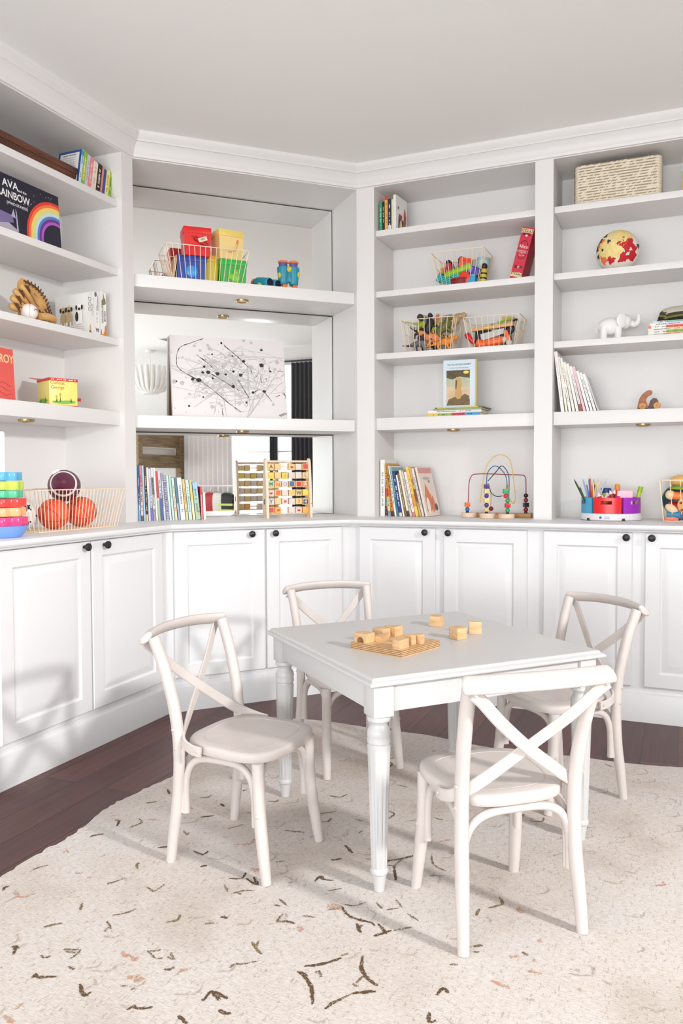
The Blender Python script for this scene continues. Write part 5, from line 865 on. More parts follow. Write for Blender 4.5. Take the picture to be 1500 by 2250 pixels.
# tools
g = 'toy tools in the wire basket'; BK = mat((34, 30, 34), .45); SIL = mat((176, 174, 170), .3, .8); OT = mat((236, 100, 40), .4)
toy('toy_screwdriver', 'red-handled toy tool poking out at the left of the tool basket', 'R', .652, .115, ZCS+.03, 0, -38, 0, [('handle', (206, 36, 40), lambda b: b.lathe([(.006, .0), (.012, .02), (.016, .06), (.013, .075), (.004, .08)], 14)), ('shaft', SIL, cyl(0, 0, -.05, .005, .05))], 'tool', g)
toy('toy_drill', 'orange toy drill with grey tip lying low in the tool basket', 'R', .765, .115, ZCS+.036, 0, -8, 0, [('body', OT, cyl(-.055, 0, 0, .022, .10, 'x')), ('ridge', (246, 130, 70), lambda b: [b.box(-.04, .03, -.0235, -.02, -.012+.01*k, -.008+.01*k, .001) for k in range(3)]), ('chuck', (196, 200, 190), cyl(.044, 0, 0, .018, .022, 'x', r2=.013)), ('bit', SIL, cyl(.066, 0, 0, .004, .02, 'x'))], 'tool', g)
toy('toy_drill', 'orange toy drill with pale nose at the lower left of the tool basket', 'R', .684, .118, ZCS+.03, 0, 18, 0, [('body', OT, cyl(-.02, 0, 0, .024, .05, 'x')), ('grip', BK, bx(-.014, .012, -.014, .014, -.024, -.005, .004)), ('nose', (206, 206, 190), cyl(.03, 0, 0, .016, .025, 'x', r2=.008))], 'tool', g)
toy('toy_handsaw', 'silver-bladed toy handsaw lying across the tool basket', 'R', .775, .12, ZCS+.083, 0, -12, 0, [('blade', SIL, lambda b: b.prism([(-.09, -.022), (.05, -.012), (.05, .016), (-.09, .018)], -.002, .002, RX(PI/2))), ('handle', BK, lambda b: b.tube([(.05+.02+.022*math.cos(a), 0, .002+.022*math.sin(a)) for a in [2*PI*i/20 for i in range(20)]], .008, 8, closed=True))], 'tool', g)
toy('toy_level', 'tan wooden toy level lying along the top of the tool basket', 'R', .752, .115, ZCS+.115, 0, -4, 0, [('bar', (216, 166, 110), bx(-.115, .115, -.012, .012, -.009, .009, .003)), ('vial', (226, 206, 90), cyl(-.045, -.013, 0, .006, .04, 'x'))], 'tool', g)
toy('toy_toolbox', 'black toy case standing at the left in the tool basket', 'R', .69, .15, ZCS+.006, 0, 2, 0, [('case', BK, bx(-.042, .05, -.02, .03, 0, .10, .006)), ('catch', (206, 206, 206), bx(-.006, .012, -.024, -.019, .06, .075, .001))], 'tool', g)
toy('toy_toolbox', 'dark navy toy case at the right in the tool basket', 'R', .815, .15, ZCS+.03, 0, -8, 0, [('case', (46, 34, 60), bx(-.03, .035, -.02, .03, 0, .085, .006)), ('catch', (150, 140, 160), bx(-.006, .012, -.024, -.019, .05, .062, .001))], 'tool', g)
toy('toy_pliers', 'lime green-handled toy pliers on top right of the tool basket', 'R', .822, .13, ZCS+.138, 0, -6, 0, [('handle', (150, 190, 50), lambda b: [b.tube(smooth([(-.045, 0, .002+s_*.004), (0, 0, s_*.014), (.04, 0, s_*.012)], 5), .0065, 8) for s_ in (-1, 1)]), ('jaw', BK, lambda b: b.tube(smooth([(.04, 0, 0), (.055, 0, .006), (.065, 0, .0)], 4), .006, 8))], 'tool', g)
toy('toy_hammer', 'wooden-headed toy hammer standing at the back right of the tool basket', 'R', .81, .2, ZCS+.03, 0, 4, 0, [('handle', PINE, cyl(0, 0, 0, .011, .12)), ('head', (216, 176, 126), bx(-.03, .034, -.018, .018, .115, .152, .004))], 'tool', g)
toy('toy_pipe', 'pale grey toy pipe lying at the back of the tool basket', 'R', .745, .17, ZCS+.13, 0, -10, 0, [('tube', (212, 206, 206), cyl(-.08, 0, 0, .014, .15, 'x')), ('ring', (170, 130, 110), cyl(-.01, 0, 0, .0155, .02, 'x'))], 'tool', g)
toy('toy_spanner', 'orange-red toy spanner end at the lower right of the tool basket', 'R', .838, .12, ZCS+.045, 0, -20, 0, [('shaft', (240, 110, 60), bx(-.012, .012, -.01, .01, -.02, .05, .004)), ('knob', (206, 202, 196), ball_((-.002, -.006, -.022), .018))], 'tool', g)
# bead maze
p, rot = on('R', .772, .105, ZC); t = thing('bead_maze', 'wooden bead maze with red, blue and yellow wires on the worktop', 'toy', p, rot)
PD = wood((226, 196, 170), (238, 214, 192), .5, (30, 30, 30), 'pale_wood'); RW = wood((180, 122, 56), (206, 146, 76), .45, (10, 60, 60), 'honey_wood')
disc = [(-.165, .0), (-.03, -.055), (.078, -.075), (.165, .05)]
b = MB(); b.box(-.165, .19, .02, .075, 0, .024, .003); b.box(-.06, .10, -.06, .05, 0, .018, .004); b.build('base_board', RW, t)
for k, (x, y) in enumerate(disc[:3]): b = MB(); b.lathe([(.040, 0), (.043, .002), (.043, .024), (.041, .026), (0, .026)], 32, T(x if k else x+.02, y, 0)); b.build('base_disc', PD, t)
def wirep(c, P, r=.0024): b = MB(); b.tube(smooth(P, 8), r, 8); b.build('bead_wire', mat(c, .35), t)
wirep((140, 36, 50), [(-.155, 0, .02), (-.150, 0, .09), (-.146, .0, .19), (-.130, .002, .232), (-.10, .004, .240), (-.02, .01, .240), (.06, .03, .236), (.13, .046, .234), (.152, .05, .225), (.158, .05, .19), (.158, .05, .02)])
wirep((30, 90, 150), [(-.036, -.052, .02), (-.036, -.052, .20), (-.026, -.05, .255), (.006, -.045, .283), (.045, -.05, .262), (.078, -.07, .20), (.08, -.074, .02)])
wirep((24, 50, 90), [(-.03, -.05, .2), (.015, -.055, .25), (.048, -.06, .283), (.08, -.065, .25), (.09, -.07, .2), (.086, -.075, .02)])
wirep((30, 60, 100), [(-.03, -.045, .19), (-.012, -.05, .14), (.02, -.05, .118), (.05, -.055, .122)])
wirep((226, 196, 110), [(-.09, .03, .08), (-.082, .03, .15), (-.06, .03, .27), (-.02, .03, .33), (.03, .03, .345), (.075, .03, .31), (.095, .03, .2), (.105, .03, .11), (.09, .03, .08), (.06, .02, .14), (.07, -.03, .185), (.082, -.05, .17)], .0028)
wirep((226, 196, 110), [(-.03, .0, .02), (-.022, .0, .10), (-.026, .0, .16)], .0026)
def bead(x, y, z, k, c):
    b = MB(); (b.ball((0, 0, 0), .0125, 18, 12) if k == 'o' else b.box(-.0135, .0135, -.0135, .0135, -.012, .012, .0025)); b.build('bead', mat(c, .3), t, 50, (x, y, z), (0, 0, .5))
for x, y, L_ in ((-.155, 0, (('o', (44, 110, 180)), ('s', (240, 110, 50)))), (-.036, -.052, (('o', (232, 206, 120)), ('o', (90, 56, 140)), ('s', (232, 216, 140)), ('o', (90, 56, 140)), ('s', (226, 210, 140)), ('S', (80, 50, 140)))), (.083, -.075, (('o', (60, 166, 100)), ('s', (216, 44, 56)), ('o', (60, 166, 100)), ('o', (216, 44, 56)), ('s', (70, 170, 110)))), (.158, .05, (('o', (140, 30, 44)), ('s', (26, 30, 44)), ('o', (140, 30, 44)), ('o', (34, 30, 36))))):
    z = .045
    for q, (k, c) in enumerate(L_): bead(x-(.010 if x == .083 and q > 2 else 0), y, z, 's' if k in 'sS' else 'o', c); z += .0255
bead(-.022, .0, .05, 'o', (140, 30, 50))
b = MB(); [b.lathe([(.009, .024), (.009, .033), (.004, .034)], 12, T(x, y, 0)) for x, y in ((-.155, 0), (-.036, -.052), (.083, -.075), (.158, .05))]; b.build('wire_socket', BK, t)
# ================================================================ right bookcase objects
# woven basket: coiled rope, one coil per row, with dark stitches
p, rot = on('R', 1.395, .19, ZA, 0, R(0)); t = thing('woven_basket', 'cream woven rope basket with dark diagonal stitching on the top right shelf', 'basket', p, rot)
def rr(L, D, z, r=.03, k=6):
    o = []
    for cx, cy, a0 in ((L/2-r, D/2-r, 0), (-L/2+r, D/2-r, 90), (-L/2+r, -D/2+r, 180), (L/2-r, -D/2+r, 270)): o += [(cx+r*math.cos(R(a0+90*i/k)), cy+r*math.sin(R(a0+90*i/k)), z) for i in range(k+1)]
    return o
b = MB(); NR = 15; rh = .0136
for i in range(NR): b.tube(rr(.405, .23, .007+i*rh), .0082, 8, closed=True)
b.build('coil', mat((240, 228, 208), .85, bump=(260, .5), var=.08, vscale=40), t, 70)
b = MB(); b.box(-.19, .19, -.105, .105, .001, .01); b.build('base', mat((226, 210, 186), .9), t)
b = MB(); rn = random.Random(9)
for i in range(NR):
    for k in range(46):
        x = -.2+.4*(k+.5*(i % 2))/46
        if rn.random() < .74 and abs(x) < .185: z = .007+i*rh; b.box(-.0011, .0011, -.0008, .0008, -.0058, .0058, X=T(x, -.1235, z+.003) @ RY(R(62)))
    for k in range(24):
        y = -.10+.2*k/24
        if rn.random() < .7: b.box(-.0008, .0008, -.0016, .0016, -.0058, .0058, X=T(-.2108, y, .007+i*rh+.003) @ RX(R(58)))
b.build('stitch_pattern', mat((134, 114, 88), .8), t)
p, rot = on('R', 1.70, .10, ZA); t = thing('storybook', 'upright pale box-like book beside the woven basket, cut by the right edge', 'book', p, rot); b = MB(); b.box(0, .05, 0, .16, 0, .185, .001); b.build('cover', mat((236, 232, 222), .45), t); b = MB(); b.box(-.0004, .0504, -.0006, .05, 0, .075); b.build('spine_band', mat((236, 170, 60), .45), t); b = MB(); b.box(-.0004, .0504, -.0007, .05, .075, .115); b.build('spine_band', mat((150, 180, 80), .45), t)
# patchwork globe
p, rot = on('R', 1.398, .135, ZB+.104); t = thing('patchwork_globe', 'round patchwork globe in cream, red and black on the second right shelf', 'globe', p, rot)
b = MB(); b.ball((0, 0, 0), .108, 40, 28); b.build('sphere', mat((232, 226, 216), .55, var=.05), t, 80)
def cappatch(name, m, spec):
    b = MB(); r = .1084
    for la, lo, ra, wob, sd in spec:
        X = (RZ(R(lo)) @ RX(R(90-la))); rn = random.Random(sd); n = 36; out = []
        ph = [rn.uniform(0, 6) for _ in range(4)]
        for fr in (0.02, .35, .7, 1): out.append([X @ V((r*math.sin(q)*math.cos(a), r*math.sin(q)*math.sin(a), r*math.cos(q))) for a in [2*PI*i/n for i in range(n)] for q in [R(ra)*fr*(1+wob*(.5*math.sin(3*a+ph[0])+.4*math.sin(5*a+ph[1])+.3*math.sin(9*a+ph[2])))]])
        b.rings(out, cap0=True, cap1=False); r += .00012
    return b.build(name, m, t, 80)
# latitude 0 = equator facing the room, longitude 0 = straight at the room
cappatch('cream_patch', mat((238, 214, 140), .55, var=.1, vscale=40), [(28, -8, 38, .12, 1), (-6, -32, 30, .15, 2), (40, 20, 26, .2, 3), (-12, -8, 22, .2, 4)])
cappatch('red_patch', mat((196, 26, 36), .55), [(10, 28, 22, .3, 5), (-14, 42, 18, .4, 6), (-30, 20, 13, .4, 7), (-34, -18, 10, .4, 8), (-26, 50, 12, .3, 15)])
cappatch('pale_patch', mat((222, 226, 214), .55), [(-18, 16, 9, .4, 9), (-22, 32, 6, .5, 10), (-8, 38, 4, .5, 11)])
cappatch('orange_patch', mat((236, 116, 66), .55), [(14, -62, 10, .3, 12), (-30, -44, 11, .4, 13), (24, -44, 6, .4, 14)])
cappatch('black_patch', mat((36, 34, 38), .5), [(26, -56, 9, .5, 16), (6, -66, 8, .5, 17), (18, -22, 5, .6, 18), (40, -42, 6, .5, 19), (-16, -62, 6, .5, 20), (-2, -40, 3.5, .5, 21), (4, 66, 6, .5, 22)])
b = MB(); b.lathe([(.03, -.104), (.034, -.103), (.026, -.096), (.02, -.09)], 24); b.build('base_ring', mat((200, 196, 190), .5), t)
# white elephant
p, rot = on('R', 1.392, .13, ZCS, 0, R(14)); t = thing('elephant_figurine', 'white ceramic elephant figurine with raised trunk on the third right shelf', 'figurine', p, rot)
b = MB(); b.ball((-.03, 0, .072), (.062, .042, .046)); b.ball((.042, 0, .094), (.036, .033, .038))
for x, y in ((-.066, .022), (-.066, -.022), (.006, .024), (.006, -.024)): b.tube([(x, y, .0), (x, y, .02), (x*.95, y*.95, .065)], [.0185, .0175, .021], 14)
P = smooth([(.066, 0, .088), (.092, 0, .078), (.108, 0, .092), (.112, 0, .116), (.106, 0, .128)], 5); n = len(P); b.tube(P, [.018-.0095*i/(n-1) for i in range(n)], 12); b.tube(smooth([(-.088, 0, .085), (-.1, 0, .06), (-.098, 0, .04)], 4), .0035, 6)
b.build('body', mat((240, 236, 236), .3), t, 70)
for s_ in (-1, 1): b = MB(); b.ball((0, 0, 0), (.031, .007, .037), 20, 14, X=T(.022, s_*.036, .096) @ RZ(R(-22*s_))); b.build('ear', mat((240, 236, 236), .3), t, 70)
b = MB(); [b.tube(smooth([(.066, s_*.014, .076), (.086, s_*.018, .066), (.096, s_*.018, .074)], 4), .0035, 8) for s_ in (-1, 1)]; b.build('tusk', mat((236, 228, 214), .3), t)
# wooden rolling toy
p, rot = on('R', 1.557, .115, ZD, 0, R(4)); t = thing('wooden_rolling_toy', 'brown wooden rolling toy with curled fin and four wheels, lower right shelf', 'toy', p, rot)
CH = wood((128, 66, 22), (186, 104, 38), .4, (14, 70, 70), 'cherry_wood'); WN = wood((58, 24, 14), (96, 42, 22), .4, (14, 70, 70), 'walnut')
fin = [(-.058, .008), (-.056, .03), (-.048, .058), (-.032, .082), (-.01, .097), (.004, .098), (.012, .092), (.012, .082), (.006, .076), (-.006, .07), (-.014, .056), (-.016, .042), (-.010, .03), (-.006, .008)]
sp = [(q.x, q.y) for q in smooth([(x, y, 0) for x, y in fin], 3)]
b = MB(); b.prism(sp, -.018, .018, RX(PI/2), .002); b.build('fin_body', CH, t, 40)
b = MB(); b.prism([(-.002, .008), (-.002, .03), (.004, .048), (.016, .058), (.032, .056), (.04, .044), (.044, .008)], -.02, .02, RX(PI/2), .002); b.box(-.05, .046, -.014, .014, .008, .02, .002); b.build('front_body', WN, t, 40)
for x in (-.034, .034):
    for s_ in (-1, 1): b = MB(); b.lathe([(.004, 0), (.0165, 0), (.018, .002), (.018, .008), (.0165, .01), (.004, .010), (.003, .013), (0, .0135)], 24, T(x, s_*.021, .0185) @ RX(PI/2*s_*-1) ); b.build('wheel', RW, t, 40)
# bin caddy with pencils, pens and notes
p, rot = on('R', 1.375, .095, ZC); t = thing('bin_caddy', 'round white desk caddy with blue, red and purple bins on the right worktop', 'caddy', p, rot)
CD = .152; PW = mat((232, 230, 232), .35); b = MB(); b.lathe([(0, .002), (CD-.004, .002), (CD, .006), (CD, .034), (CD-.003, .037), (0, .037)], 64)
b.build('tray', PW, t)
b = MB(); [b.prism([(-.009, 0), (.009, 0), (.006, .013), (-.006, .013)], -.0006, .003, T(math.sin(R(a))*(CD+.0004), -math.cos(R(a))*(CD+.0004), .001) @ RZ(R(a)) @ RX(PI/2)) for a in (-40, 28)]; b.build('foot_notch', mat((60, 60, 64), .5), t)
b = MB(); b.lathe([(0, 0), (.0062, 0), (.0062, .0006), (0, .0006)], 20, T(math.sin(R(-14))*(CD+.0003), -math.cos(R(-14))*(CD+.0003), .018) @ RZ(R(-14)) @ RX(PI/2)); b.build('logo_disc', mat((50, 100, 160), .5), t)
text('Learning\nResources', .0082, mat((70, 120, 170), .5), t, (math.sin(R(-2))*(CD+.0008), -math.cos(R(-2))*(CD+.0008), .018), (PI/2, 0, R(-4)), 'logo_lettering', sx=.8)
def cup(a0, a1, c, label, h=.080):
    """sector bin with a slot handle in its curved front"""
    q = thing('caddy_bin', label, 'bin', t.matrix_basis @ V((0, 0, .0375)), rot, 'caddy bins'); r1, r0 = CD-.006, .045; n = 18; b = MB(); th = .0024; A = [R(a0+1+(a1-a0-2)*i/n) for i in range(n+1)]
    P = lambda r, a, z: (math.sin(a)*r, -math.cos(a)*r, z); s0, s1, z0, z1 = int(n*.28), int(n*.72), h*.58, h*.80
    def strip(r, aa, ab, za, zb):
        for i in range(aa, ab): b.rings([[P(r, A[i], za), P(r, A[i+1], za), P(r, A[i+1], zb), P(r, A[i], zb)], [P(r-th, A[i], za), P(r-th, A[i+1], za), P(r-th, A[i+1], zb), P(r-th, A[i], zb)]])
    strip(r1, 0, n, 0, z0); strip(r1, 0, s0, z0, z1); strip(r1, s1, n, z0, z1); strip(r1, 0, n, z1, h); strip(r0, 0, n, 0, h)
    for i, sg in ((0, 1), (n, -1)): d = V((math.cos(A[i]), math.sin(A[i]), 0))*th*sg; b.rings([[V(P(r0, A[i], 0)), V(P(r1, A[i], 0)), V(P(r1, A[i], h)), V(P(r0, A[i], h))], [V(P(r0, A[i], 0))+d, V(P(r1, A[i], 0))+d, V(P(r1, A[i], h))+d, V(P(r0, A[i], h))+d]])
    b.build('shell', mat(c, .3), q, 20); b = MB(); b.rings([[P(r1-.001, a, .001) for a in A]+[P(r0+.001, a, .001) for a in A[::-1]], [P(r1-.001, a, .004) for a in A]+[P(r0+.001, a, .004) for a in A[::-1]]]); b.build('floor_plate', mat(c, .4), q); return q
cup(-92, -33, (74, 166, 206), 'sky blue caddy bin holding pencils, left on the round caddy')
cup(-31, 26, (226, 26, 36), 'red caddy bin full of crayons and markers, centre of the round caddy')
cup(28, 88, (164, 44, 190), 'purple caddy bin holding pink notes, right on the round caddy')
cup(90, 148, (230, 180, 60), 'amber caddy bin at the back right of the round caddy'); cup(-152, -94, (80, 170, 90), 'green caddy bin at the back left of the round caddy')
def local(x, y, z): return t.matrix_basis @ V((x, y, z))
def stick(x, y, z, tx, ty, L_, r, c, tip, label, name='pencil', cat='pencil'):
    d = V((tx, ty, 1)).normalized(); q = d.to_track_quat('Z', 'Y').to_matrix().to_4x4(); o = thing(name, label, cat, local(x, y, z), tuple((RZ(rot[2]) @ q).to_euler()), 'pencils and markers in the caddy')
    b = MB(); b.lathe([(r*.9, 0), (r, .002), (r, L_-.02)], 8); b.build('barrel', mat(c, .35), o); b = MB(); b.lathe([(r, L_-.02), (r*.3, L_-.004), (r*.1, L_)], 8); b.build('tip', mat(tip, .5), o)
pc = [((40, 60, 40), -.42, 'dark green'), ((60, 90, 50), -.36, 'moss green'), ((150, 180, 220), -.27, 'pale blue'), ((80, 120, 196), -.20, 'mid blue'), ((110, 160, 220), -.15, 'sky blue'), ((226, 120, 60), -.10, 'orange'), ((236, 200, 196), -.06, 'blush'), ((200, 60, 50), -.02, 'red'), ((90, 180, 70), .03, 'grass green'), ((40, 36, 60), .08, 'near-black'), ((226, 206, 90), .13, 'yellow'), ((206, 206, 216), .2, 'silver'), ((190, 196, 216), .3, 'lilac-grey'), ((240, 226, 220), .05, 'cream')]
rn = random.Random(2)
for k, (c, tx, ds) in enumerate(pc): stick(-.098+.0045*(k % 7)+rn.uniform(-.004, .004), -.078+.006*(k % 5), .043, tx*1.15+.02, .12*(k % 3-1), .165+rn.uniform(-.014, .025), .0042, c, (226, 196, 160) if k % 2 else c, f'{ds} pencil, {ORD[k]} from left in the blue caddy bin')
mk = [((226, 110, 70), -.036, -.096, 'coral'), ((196, 60, 50), -.022, -.107, 'brick red'), ((130, 26, 40), -.004, -.1, 'wine red'), ((60, 70, 150), -.012, -.075, 'navy'), ((206, 60, 170), .022, -.108, 'magenta'), ((160, 60, 60), .036, -.098, 'dark red'), ((190, 200, 70), -.03, -.07, 'lime'), ((226, 70, 40), .016, -.07, 'scarlet')]
for k, (c, x, y, ds) in enumerate(mk): stick(x, y, .043, .28*(-1)**k, -.2*(k % 2), .095+.012*(k % 3), .0095, c, (236, 226, 220), f'{ds} marker, {ORD[k]} of those crowding the red caddy bin', 'marker', 'marker')
def cad(name, label, x, y, z, parts, rz=0, cat='craft supply'):
    o = thing(name, label, cat, local(x, y, z), (0, 0, rot[2]+R(rz)))
    for nm, c, fn in parts: b = MB(); fn(b); b.build(nm, mat(c, .4), o, 45)
cad('glue_bottle', 'orange-red bottle with orange nozzle standing behind the red caddy bin', .03, .03, .0385, [('bottle', (230, 76, 40), lambda b: b.lathe([(.03, 0), (.032, .004), (.032, .085), (.012, .118)], 24)), ('cap', (240, 150, 60), lambda b: b.lathe([(.013, .116), (.013, .142), (.009, .146), (0, .147)], 18))])
cad('paint_pot', 'small lime paint pot with navy lid behind the red caddy bin', -.025, .03, .0385, [('pot', (206, 216, 120), lambda b: b.lathe([(.022, 0), (.024, .003), (.024, .1)], 20)), ('lid', (36, 56, 130), lambda b: b.lathe([(.026, .1), (.026, .122), (.02, .126), (0, .127)], 20))])
cad('sticky_notes', 'pad of pale pink sticky notes standing in the purple caddy bin', .074, -.088, .041, [('pad', (246, 196, 216), lambda b: b.box(-.038, .038, -.006, .006, 0, .112, .0005)), ('front_sheet', (250, 204, 222), lambda b: b.box(-.038, .038, -.0066, -.0062, 0, .108))], 30, 'notes')
cad('highlighter', 'lime green highlighter leaning out of the purple caddy bin', .122, -.022, .06, [('barrel', (176, 206, 50), lambda b: b.tube([(0, 0, 0), (.018, 0, .085)], .010, 12)), ('cap', (150, 190, 30), lambda b: b.tube([(.018, 0, .085), (.025, 0, .112)], .012, 12))])
cad('eraser', 'crimson eraser top showing behind the pink notes', .088, -.045, .104, [('body', (196, 30, 60), lambda b: b.box(-.016, .016, -.01, .01, 0, .044, .006)), ('band', (230, 200, 206), lambda b: b.box(-.0164, .0164, -.0104, .0104, .006, .014, .002))])
# play-food basket
p, rot = on('R', 1.775, .12, ZC); basket(p, rot, 'pale gold wire basket of wooden play food at the right end of the worktop', .33, .25, .29, .21, .205, 7, 10, True, .002)
g = 'play food in the wire basket'
toy('play_bread', 'golden bread roll on top of the play-food basket', 'R', 1.715, .075, ZC+.2, 0, 0, 0, [('crust', (230, 184, 110), lambda b: b.ball((0, 0, 0), (.062, .05, .032))), ('score', (240, 206, 150), lambda b: [b.tube([(-.03+.028*k, -.03, .02), (-.02+.028*k, -.0, .0325)], .003, 6) for k in range(3)])], 'play food', g)
toy('play_lettuce', 'leafy green play lettuce under the bread roll', 'R', 1.71, .045, ZC+.158, 0, 0, 0, [('leaf', (140, 170, 60), lambda b: b.lathe([(.004, 0)]+[(.05+.005*(i % 2), .002+.006*(i % 3)) for i in range(6)]+[(.01, .02)], 26)), ('rib', (190, 206, 120), lambda b: b.tube([(-.03, -.042, .01), (.03, -.04, .014)], .003, 6))], 'play food', g)
toy('play_carrot', 'orange play carrot with pale end across the play-food basket', 'R', 1.695, .022, ZC+.128, 0, 4, 0, [('body', (240, 130, 66), cyl(-.03, 0, 0, .02, .09, 'x')), ('end', (240, 206, 160), ball_((-.034, 0, .002), .024))], 'play food', g)
toy('play_tin', 'red play food tin in the middle of the play-food basket', 'R', 1.69, .04, ZC+.072, 0, 0, 0, [('tin', (200, 24, 36), cyl(-.035, 0, 0, .026, .075, 'x')), ('label', (160, 16, 30), cyl(-.02, 0, 0, .0265, .03, 'x'))], 'play food', g)
toy('play_cookie', 'round brown speckled play cookie at the right of the play-food basket', 'R', 1.735, .015, ZC+.082, 0, 0, 0, [('biscuit', (216, 150, 76), lambda b: b.lathe([(.0, 0), (.04, 0), (.043, .004), (.04, .011), (0, .014)], 28, RX(PI/2))), ('chip', (120, 66, 34), lambda b: [b.ball((.026*math.cos(k*1.9), -.012, .026*math.sin(k*2.6)), .006, 8, 6) for k in range(7)])], 'play food', g)
toy('wooden_spoon', 'wooden play spoon lying diagonally in the play-food basket', 'R', 1.668, .02, ZC+.064, 0, 30, 0, [('bowl', (232, 198, 156), lambda b: b.ball((0, 0, 0), (.034, .012, .021))), ('handle', (236, 208, 164), lambda b: b.tube([(.03, 0, 0), (.13, 0, 0)], .008, 10))], 'play food', g)
toy('play_cup', 'teal play cup low in the play-food basket', 'R', 1.675, .035, ZC+.034, 0, 90, 0, [('cup', (40, 126, 160), lambda b: b.lathe([(.02, -.03), (.024, -.028), (.028, .03), (.025, .03), (.02, -.024), (0, -.024)], 20)), ('rim', (70, 150, 180), lambda b: b.tube([(.027*math.cos(a), .027*math.sin(a), .03) for a in [2*PI*i/24 for i in range(24)]], .003, 6, closed=True))], 'play food', g)
toy('play_fish', 'coral play fish at the bottom of the play-food basket', 'R', 1.668, .02, ZC+.014, 0, 0, 0, [('body', (240, 130, 110), lambda b: b.ball((0, 0, 0), (.036, .014, .012))), ('tail', (230, 110, 96), lambda b: b.prism([(.03, -.002), (.05, -.01), (.05, .012)], -.003, .003, RX(PI/2)))], 'play food', g)
toy('play_plate', 'dark teal play plate standing at the back of the play-food basket', 'R', 1.69, .12, ZC+.1, 80, 0, 20, [('plate', (40, 80, 90), lambda b: b.lathe([(0, 0), (.05, 0), (.075, .01), (.075, .013), (.05, .004), (0, .004)], 32)), ('rim', (70, 120, 140), lambda b: b.tube([(.075*math.cos(a), .075*math.sin(a), .0115) for a in [2*PI*i/40 for i in range(40)]], .003, 6, closed=True))], 'play food', g)
toy('play_block', 'navy wooden play block at the lower right of the play-food basket', 'R', 1.728, .03, ZC+.026, 0, 10, 0, [('body', (30, 46, 90), bx(-.024, .024, -.02, .02, -.02, .02, .004)), ('face', (50, 70, 120), bx(-.016, .016, -.0212, -.019, -.012, .012, .0005))], 'play food', g)
# ================================================================ the side of the room seen in the mirror
def room(name, label, cat, a, c, z=0, turn=0, group=None): return thing(name, label, cat, ew(a, c, z), ROT_R+turn, group)
OAK = wood((96, 78, 52), (150, 128, 92), .6, (4, 40, 40), 'grey_oak')
t = room('bunk_bed', 'rustic grey-brown wooden bunk bed with white mattress, reflected in the mirror', 'bed', 2.55, -1.06)
for x in (-.45, .5):
    for y in (-.95, .95): b = MB(); b.box(x-.045, x+.045, y-.045, y+.045, 0, 1.78, .006); b.build('post', OAK, t)
for z0, z1 in ((1.58, 1.76), (1.28, 1.46), (.28, .46), (.62, .74)): b = MB(); b.box(-.47, -.44, -.92, .92, z0, z1, .005); b.build('side_rail', OAK, t)
for y in (-.95, .95):
    for z0, z1 in ((1.56, 1.76), (1.28, 1.46), (.28, .46)): b = MB(); b.box(-.42, .47, y-.02, y+.02, z0, z1, .005); b.build('end_rail', OAK, t)
for z in (1.36, .36): b = MB(); b.box(-.43, .47, -.9, .9, z, z+.2, .03, 3); b.build('mattress', mat((236, 232, 230), .8), t)
def curtain(name, label, a, c0, c1, z0, z1, m, folds, amp=.035, cat='curtain'):
    o = room(name, label, cat, a, (c0+c1)/2, 0, PI/2); b = MB(); W_ = c1-c0; n = folds*10; rows = 10; V_ = []
    for side in (0, 1):
        V_.append([[(-W_/2+W_*i/n, (.004 if side else 0)+amp*math.sin(2*PI*folds*i/n+.3*math.sin(r*.5))*(.8+.3*r/rows), z1+(z0-z1)*r/rows) for i in range(n+1)] for r in range(rows+1)])
    for sd in V_:
        G = [[b.bm.verts.new(q) for q in row] for row in sd]
        for r in range(rows):
            for i in range(n): b._f((G[r][i], G[r][i+1], G[r+1][i+1], G[r+1][i]))
    b.build('cloth', m, o, 80); b = MB(); [b.tube([(-W_/2+W_*(k+.5)/folds+.018*math.cos(q), .02*math.sin(q)*0, z1+.02+.018*math.sin(q)) for q in [2*PI*i/14 for i in range(14)]], .003, 6, closed=True) for k in range(folds)]; b.build('ring', mat((60, 60, 60), .4, 1), o); return o
curtain('white_curtain', 'white pleated curtain hanging beside the bunk bed, reflected in the mirror', 3.08, .02, .74, .02, 2.6, mat((236, 232, 232), .9), 9)
DK = mat((74, 74, 78), .9); curtain('dark_curtain', 'charcoal curtain panel between the two window sashes, reflected in the mirror', 3.12, 1.31, 1.42, .02, 2.68, DK, 3, .03); curtain('dark_curtain', 'charcoal curtain panel at the far side of the window, reflected in the mirror', 3.12, 1.64, 1.96, .02, 2.68, DK, 5, .03)
t = room('curtain_rod', 'black curtain rod over the reflected window', 'rod', 3.12, 0, 2.705); b = MB(); b.tube([(0, .76, 0), (0, 2.2, 0)], .012, 12); b.build('rod', BLACK, t); b = MB(); [b.ball((0, y, 0), .024) for y in (.76, 2.2)]; b.build('finial', BLACK, t)
t = room('garment_rack', 'small white children\'s garment rack with dress-up clothes, reflected in the mirror', 'rack', 2.92, .5)
b = MB(); b.tube([(0, -.2, 1.03), (0, .45, 1.03)], .011, 12); b.build('rail', PW, t)
for y in (-.2, .45): b = MB(); b.tube([(0, y, .02), (0, y, 1.05)], .012, 12); b.tube([(-.16, y, .02), (.16, y, .02)], .012, 12); b.build('stand', PW, t)
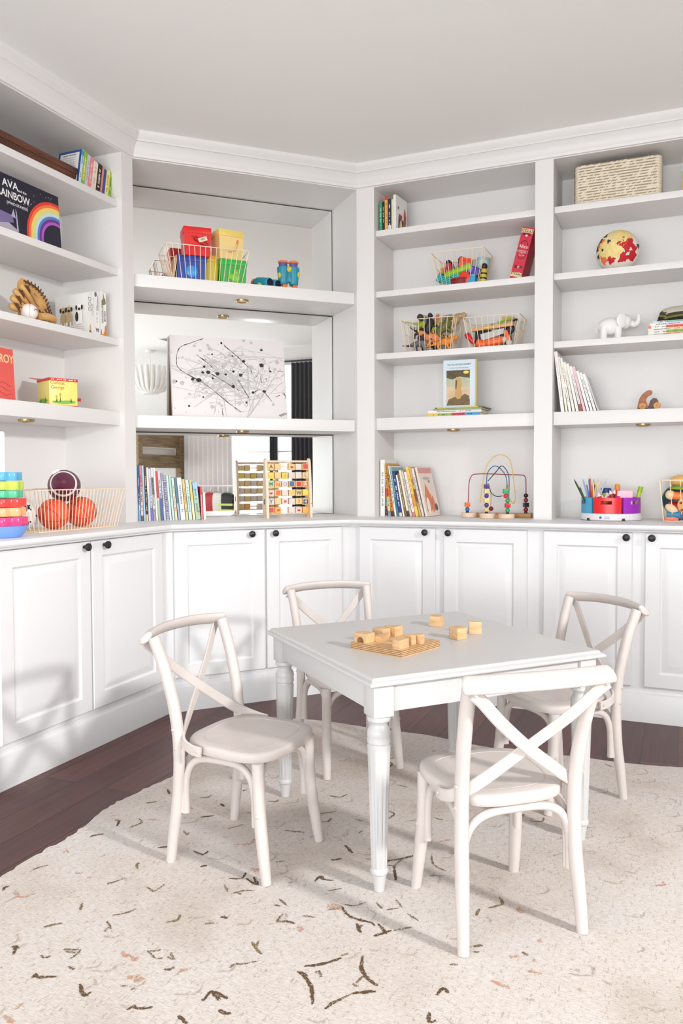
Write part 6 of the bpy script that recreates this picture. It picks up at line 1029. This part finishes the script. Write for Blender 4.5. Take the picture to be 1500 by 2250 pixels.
def jacket(c, label, m, stripes=None):
    o = room('dress_up_jacket', label, 'jacket', 2.92, c, 0, 0, 'dress-up jackets'); b = MB()
    b.rings([[(sx*w_*.5, sy, z) for sx, sy in ((-.09, -.98*k), (.09, -.98*k), (.11, 0), (.09, .98*k), (-.09, .98*k), (-.11, 0))] for w_, k, z in ((.9, .105, .64), (1, .10, .75), (1, .115, .86), (.8, .095, .91), (.5, .04, .935))]); b.build('body', m, o, 60)
    for s_ in (-1, 1): b = MB(); b.tube([(0, s_*.09, .905), (0, s_*.13, .83), (0, s_*.15, .72)], [.028, .032, .034], 10); b.build('sleeve', m, o, 60)
    b = MB(); b.tube([(0, 0, .935), (0, 0, .98), (0, .012, 1.0), (0, .012, 1.03), (0, -.006, 1.046), (0, -.02, 1.035)], .003, 6); b.tube([(0, -.09, .92), (0, 0, .95), (0, .09, .92)], .005, 6); b.build('hanger', SIL, o)
    if stripes: b = MB(); [b.box(-.062, .062, -.112, .112, z, z+.028) for z in (.68, .76)]; b.build('reflective_stripe', stripes, o)
jacket(.48, 'red dress-up jacket on the garment rack, reflected in the mirror', mat((186, 30, 40), .5)); jacket(.60, 'white dress-up coat on the garment rack, reflected in the mirror', mat((230, 228, 222), .7)); jacket(.75, 'black dress-up jacket with neon stripes on the rack, reflected in the mirror', mat((26, 26, 30), .6), mat((206, 230, 110), .5))
# chandelier of pale feather-like strips
t = room('chandelier', 'white chandelier of layered curved strips hanging on a cord, reflected in the mirror', 'lamp', 2.6, -.27, 2.30)
CHM = mat((240, 238, 234), .6); b = MB(); b.lathe([(.0, 0), (.11, 0), (.12, .02), (.12, .04), (0, .05)], 32); b.build('bottom_dish', CHM, t)
b = MB()
for ring_, (n, r0, r1, h_) in enumerate(((26, .13, .33, .36), (20, .12, .26, .37), (14, .10, .18, .38))):
    for k in range(n):
        a = 2*PI*(k+.5*ring_)/n; c, s_ = math.cos(a), math.sin(a); P = smooth([(r*c, r*s_, z) for r, z in ((r0, .02), (r0+(r1-r0)*.55, .07), (r0+(r1-r0)*.85, .18), (r1*1.08, h_))], 4); b.band(P, [(-c, -s_, .3)]*len(P), .04, .004)
b.build('strip', CHM, t, 60); b = MB(); b.tube([(0, 0, .04), (0, 0, CEIL-2.30)], .006, 8); b.lathe([(.06, CEIL-2.33), (.06, CEIL-2.302), (0, CEIL-2.301)], 20); b.build('cord', CHM, t)
p = ew(2.0, .55, CEIL-.002); t = thing('ceiling_vent', 'square white ceiling vent near the window, reflected in the mirror', 'vent', p, ROT_R); b = MB(); b.box(-.16, .16, -.16, .16, -.006, 0, .002); b.build('frame', PW, t); b = MB(); [b.box(-.13, .13, -.13+.03*k, -.118+.03*k, -.009, -.006) for k in range(9)]; b.build('louvre', mat((120, 120, 120), .5), t)
# ---------------------------------------------------------------- lettering becomes real mesh
bpy.context.view_layer.update(); dg = bpy.context.evaluated_depsgraph_get()
for o in [q for q in COL.objects if q.type == 'FONT']:
    me = bpy.data.meshes.new_from_object(o.evaluated_get(dg)); nm = o.name; o.name = 'old'
    q = bpy.data.objects.new(nm, me); COL.objects.link(q); q.parent = o.parent; q.location = o.location; q.rotation_euler = o.rotation_euler; q.scale = o.scale
    bpy.data.objects.remove(o)
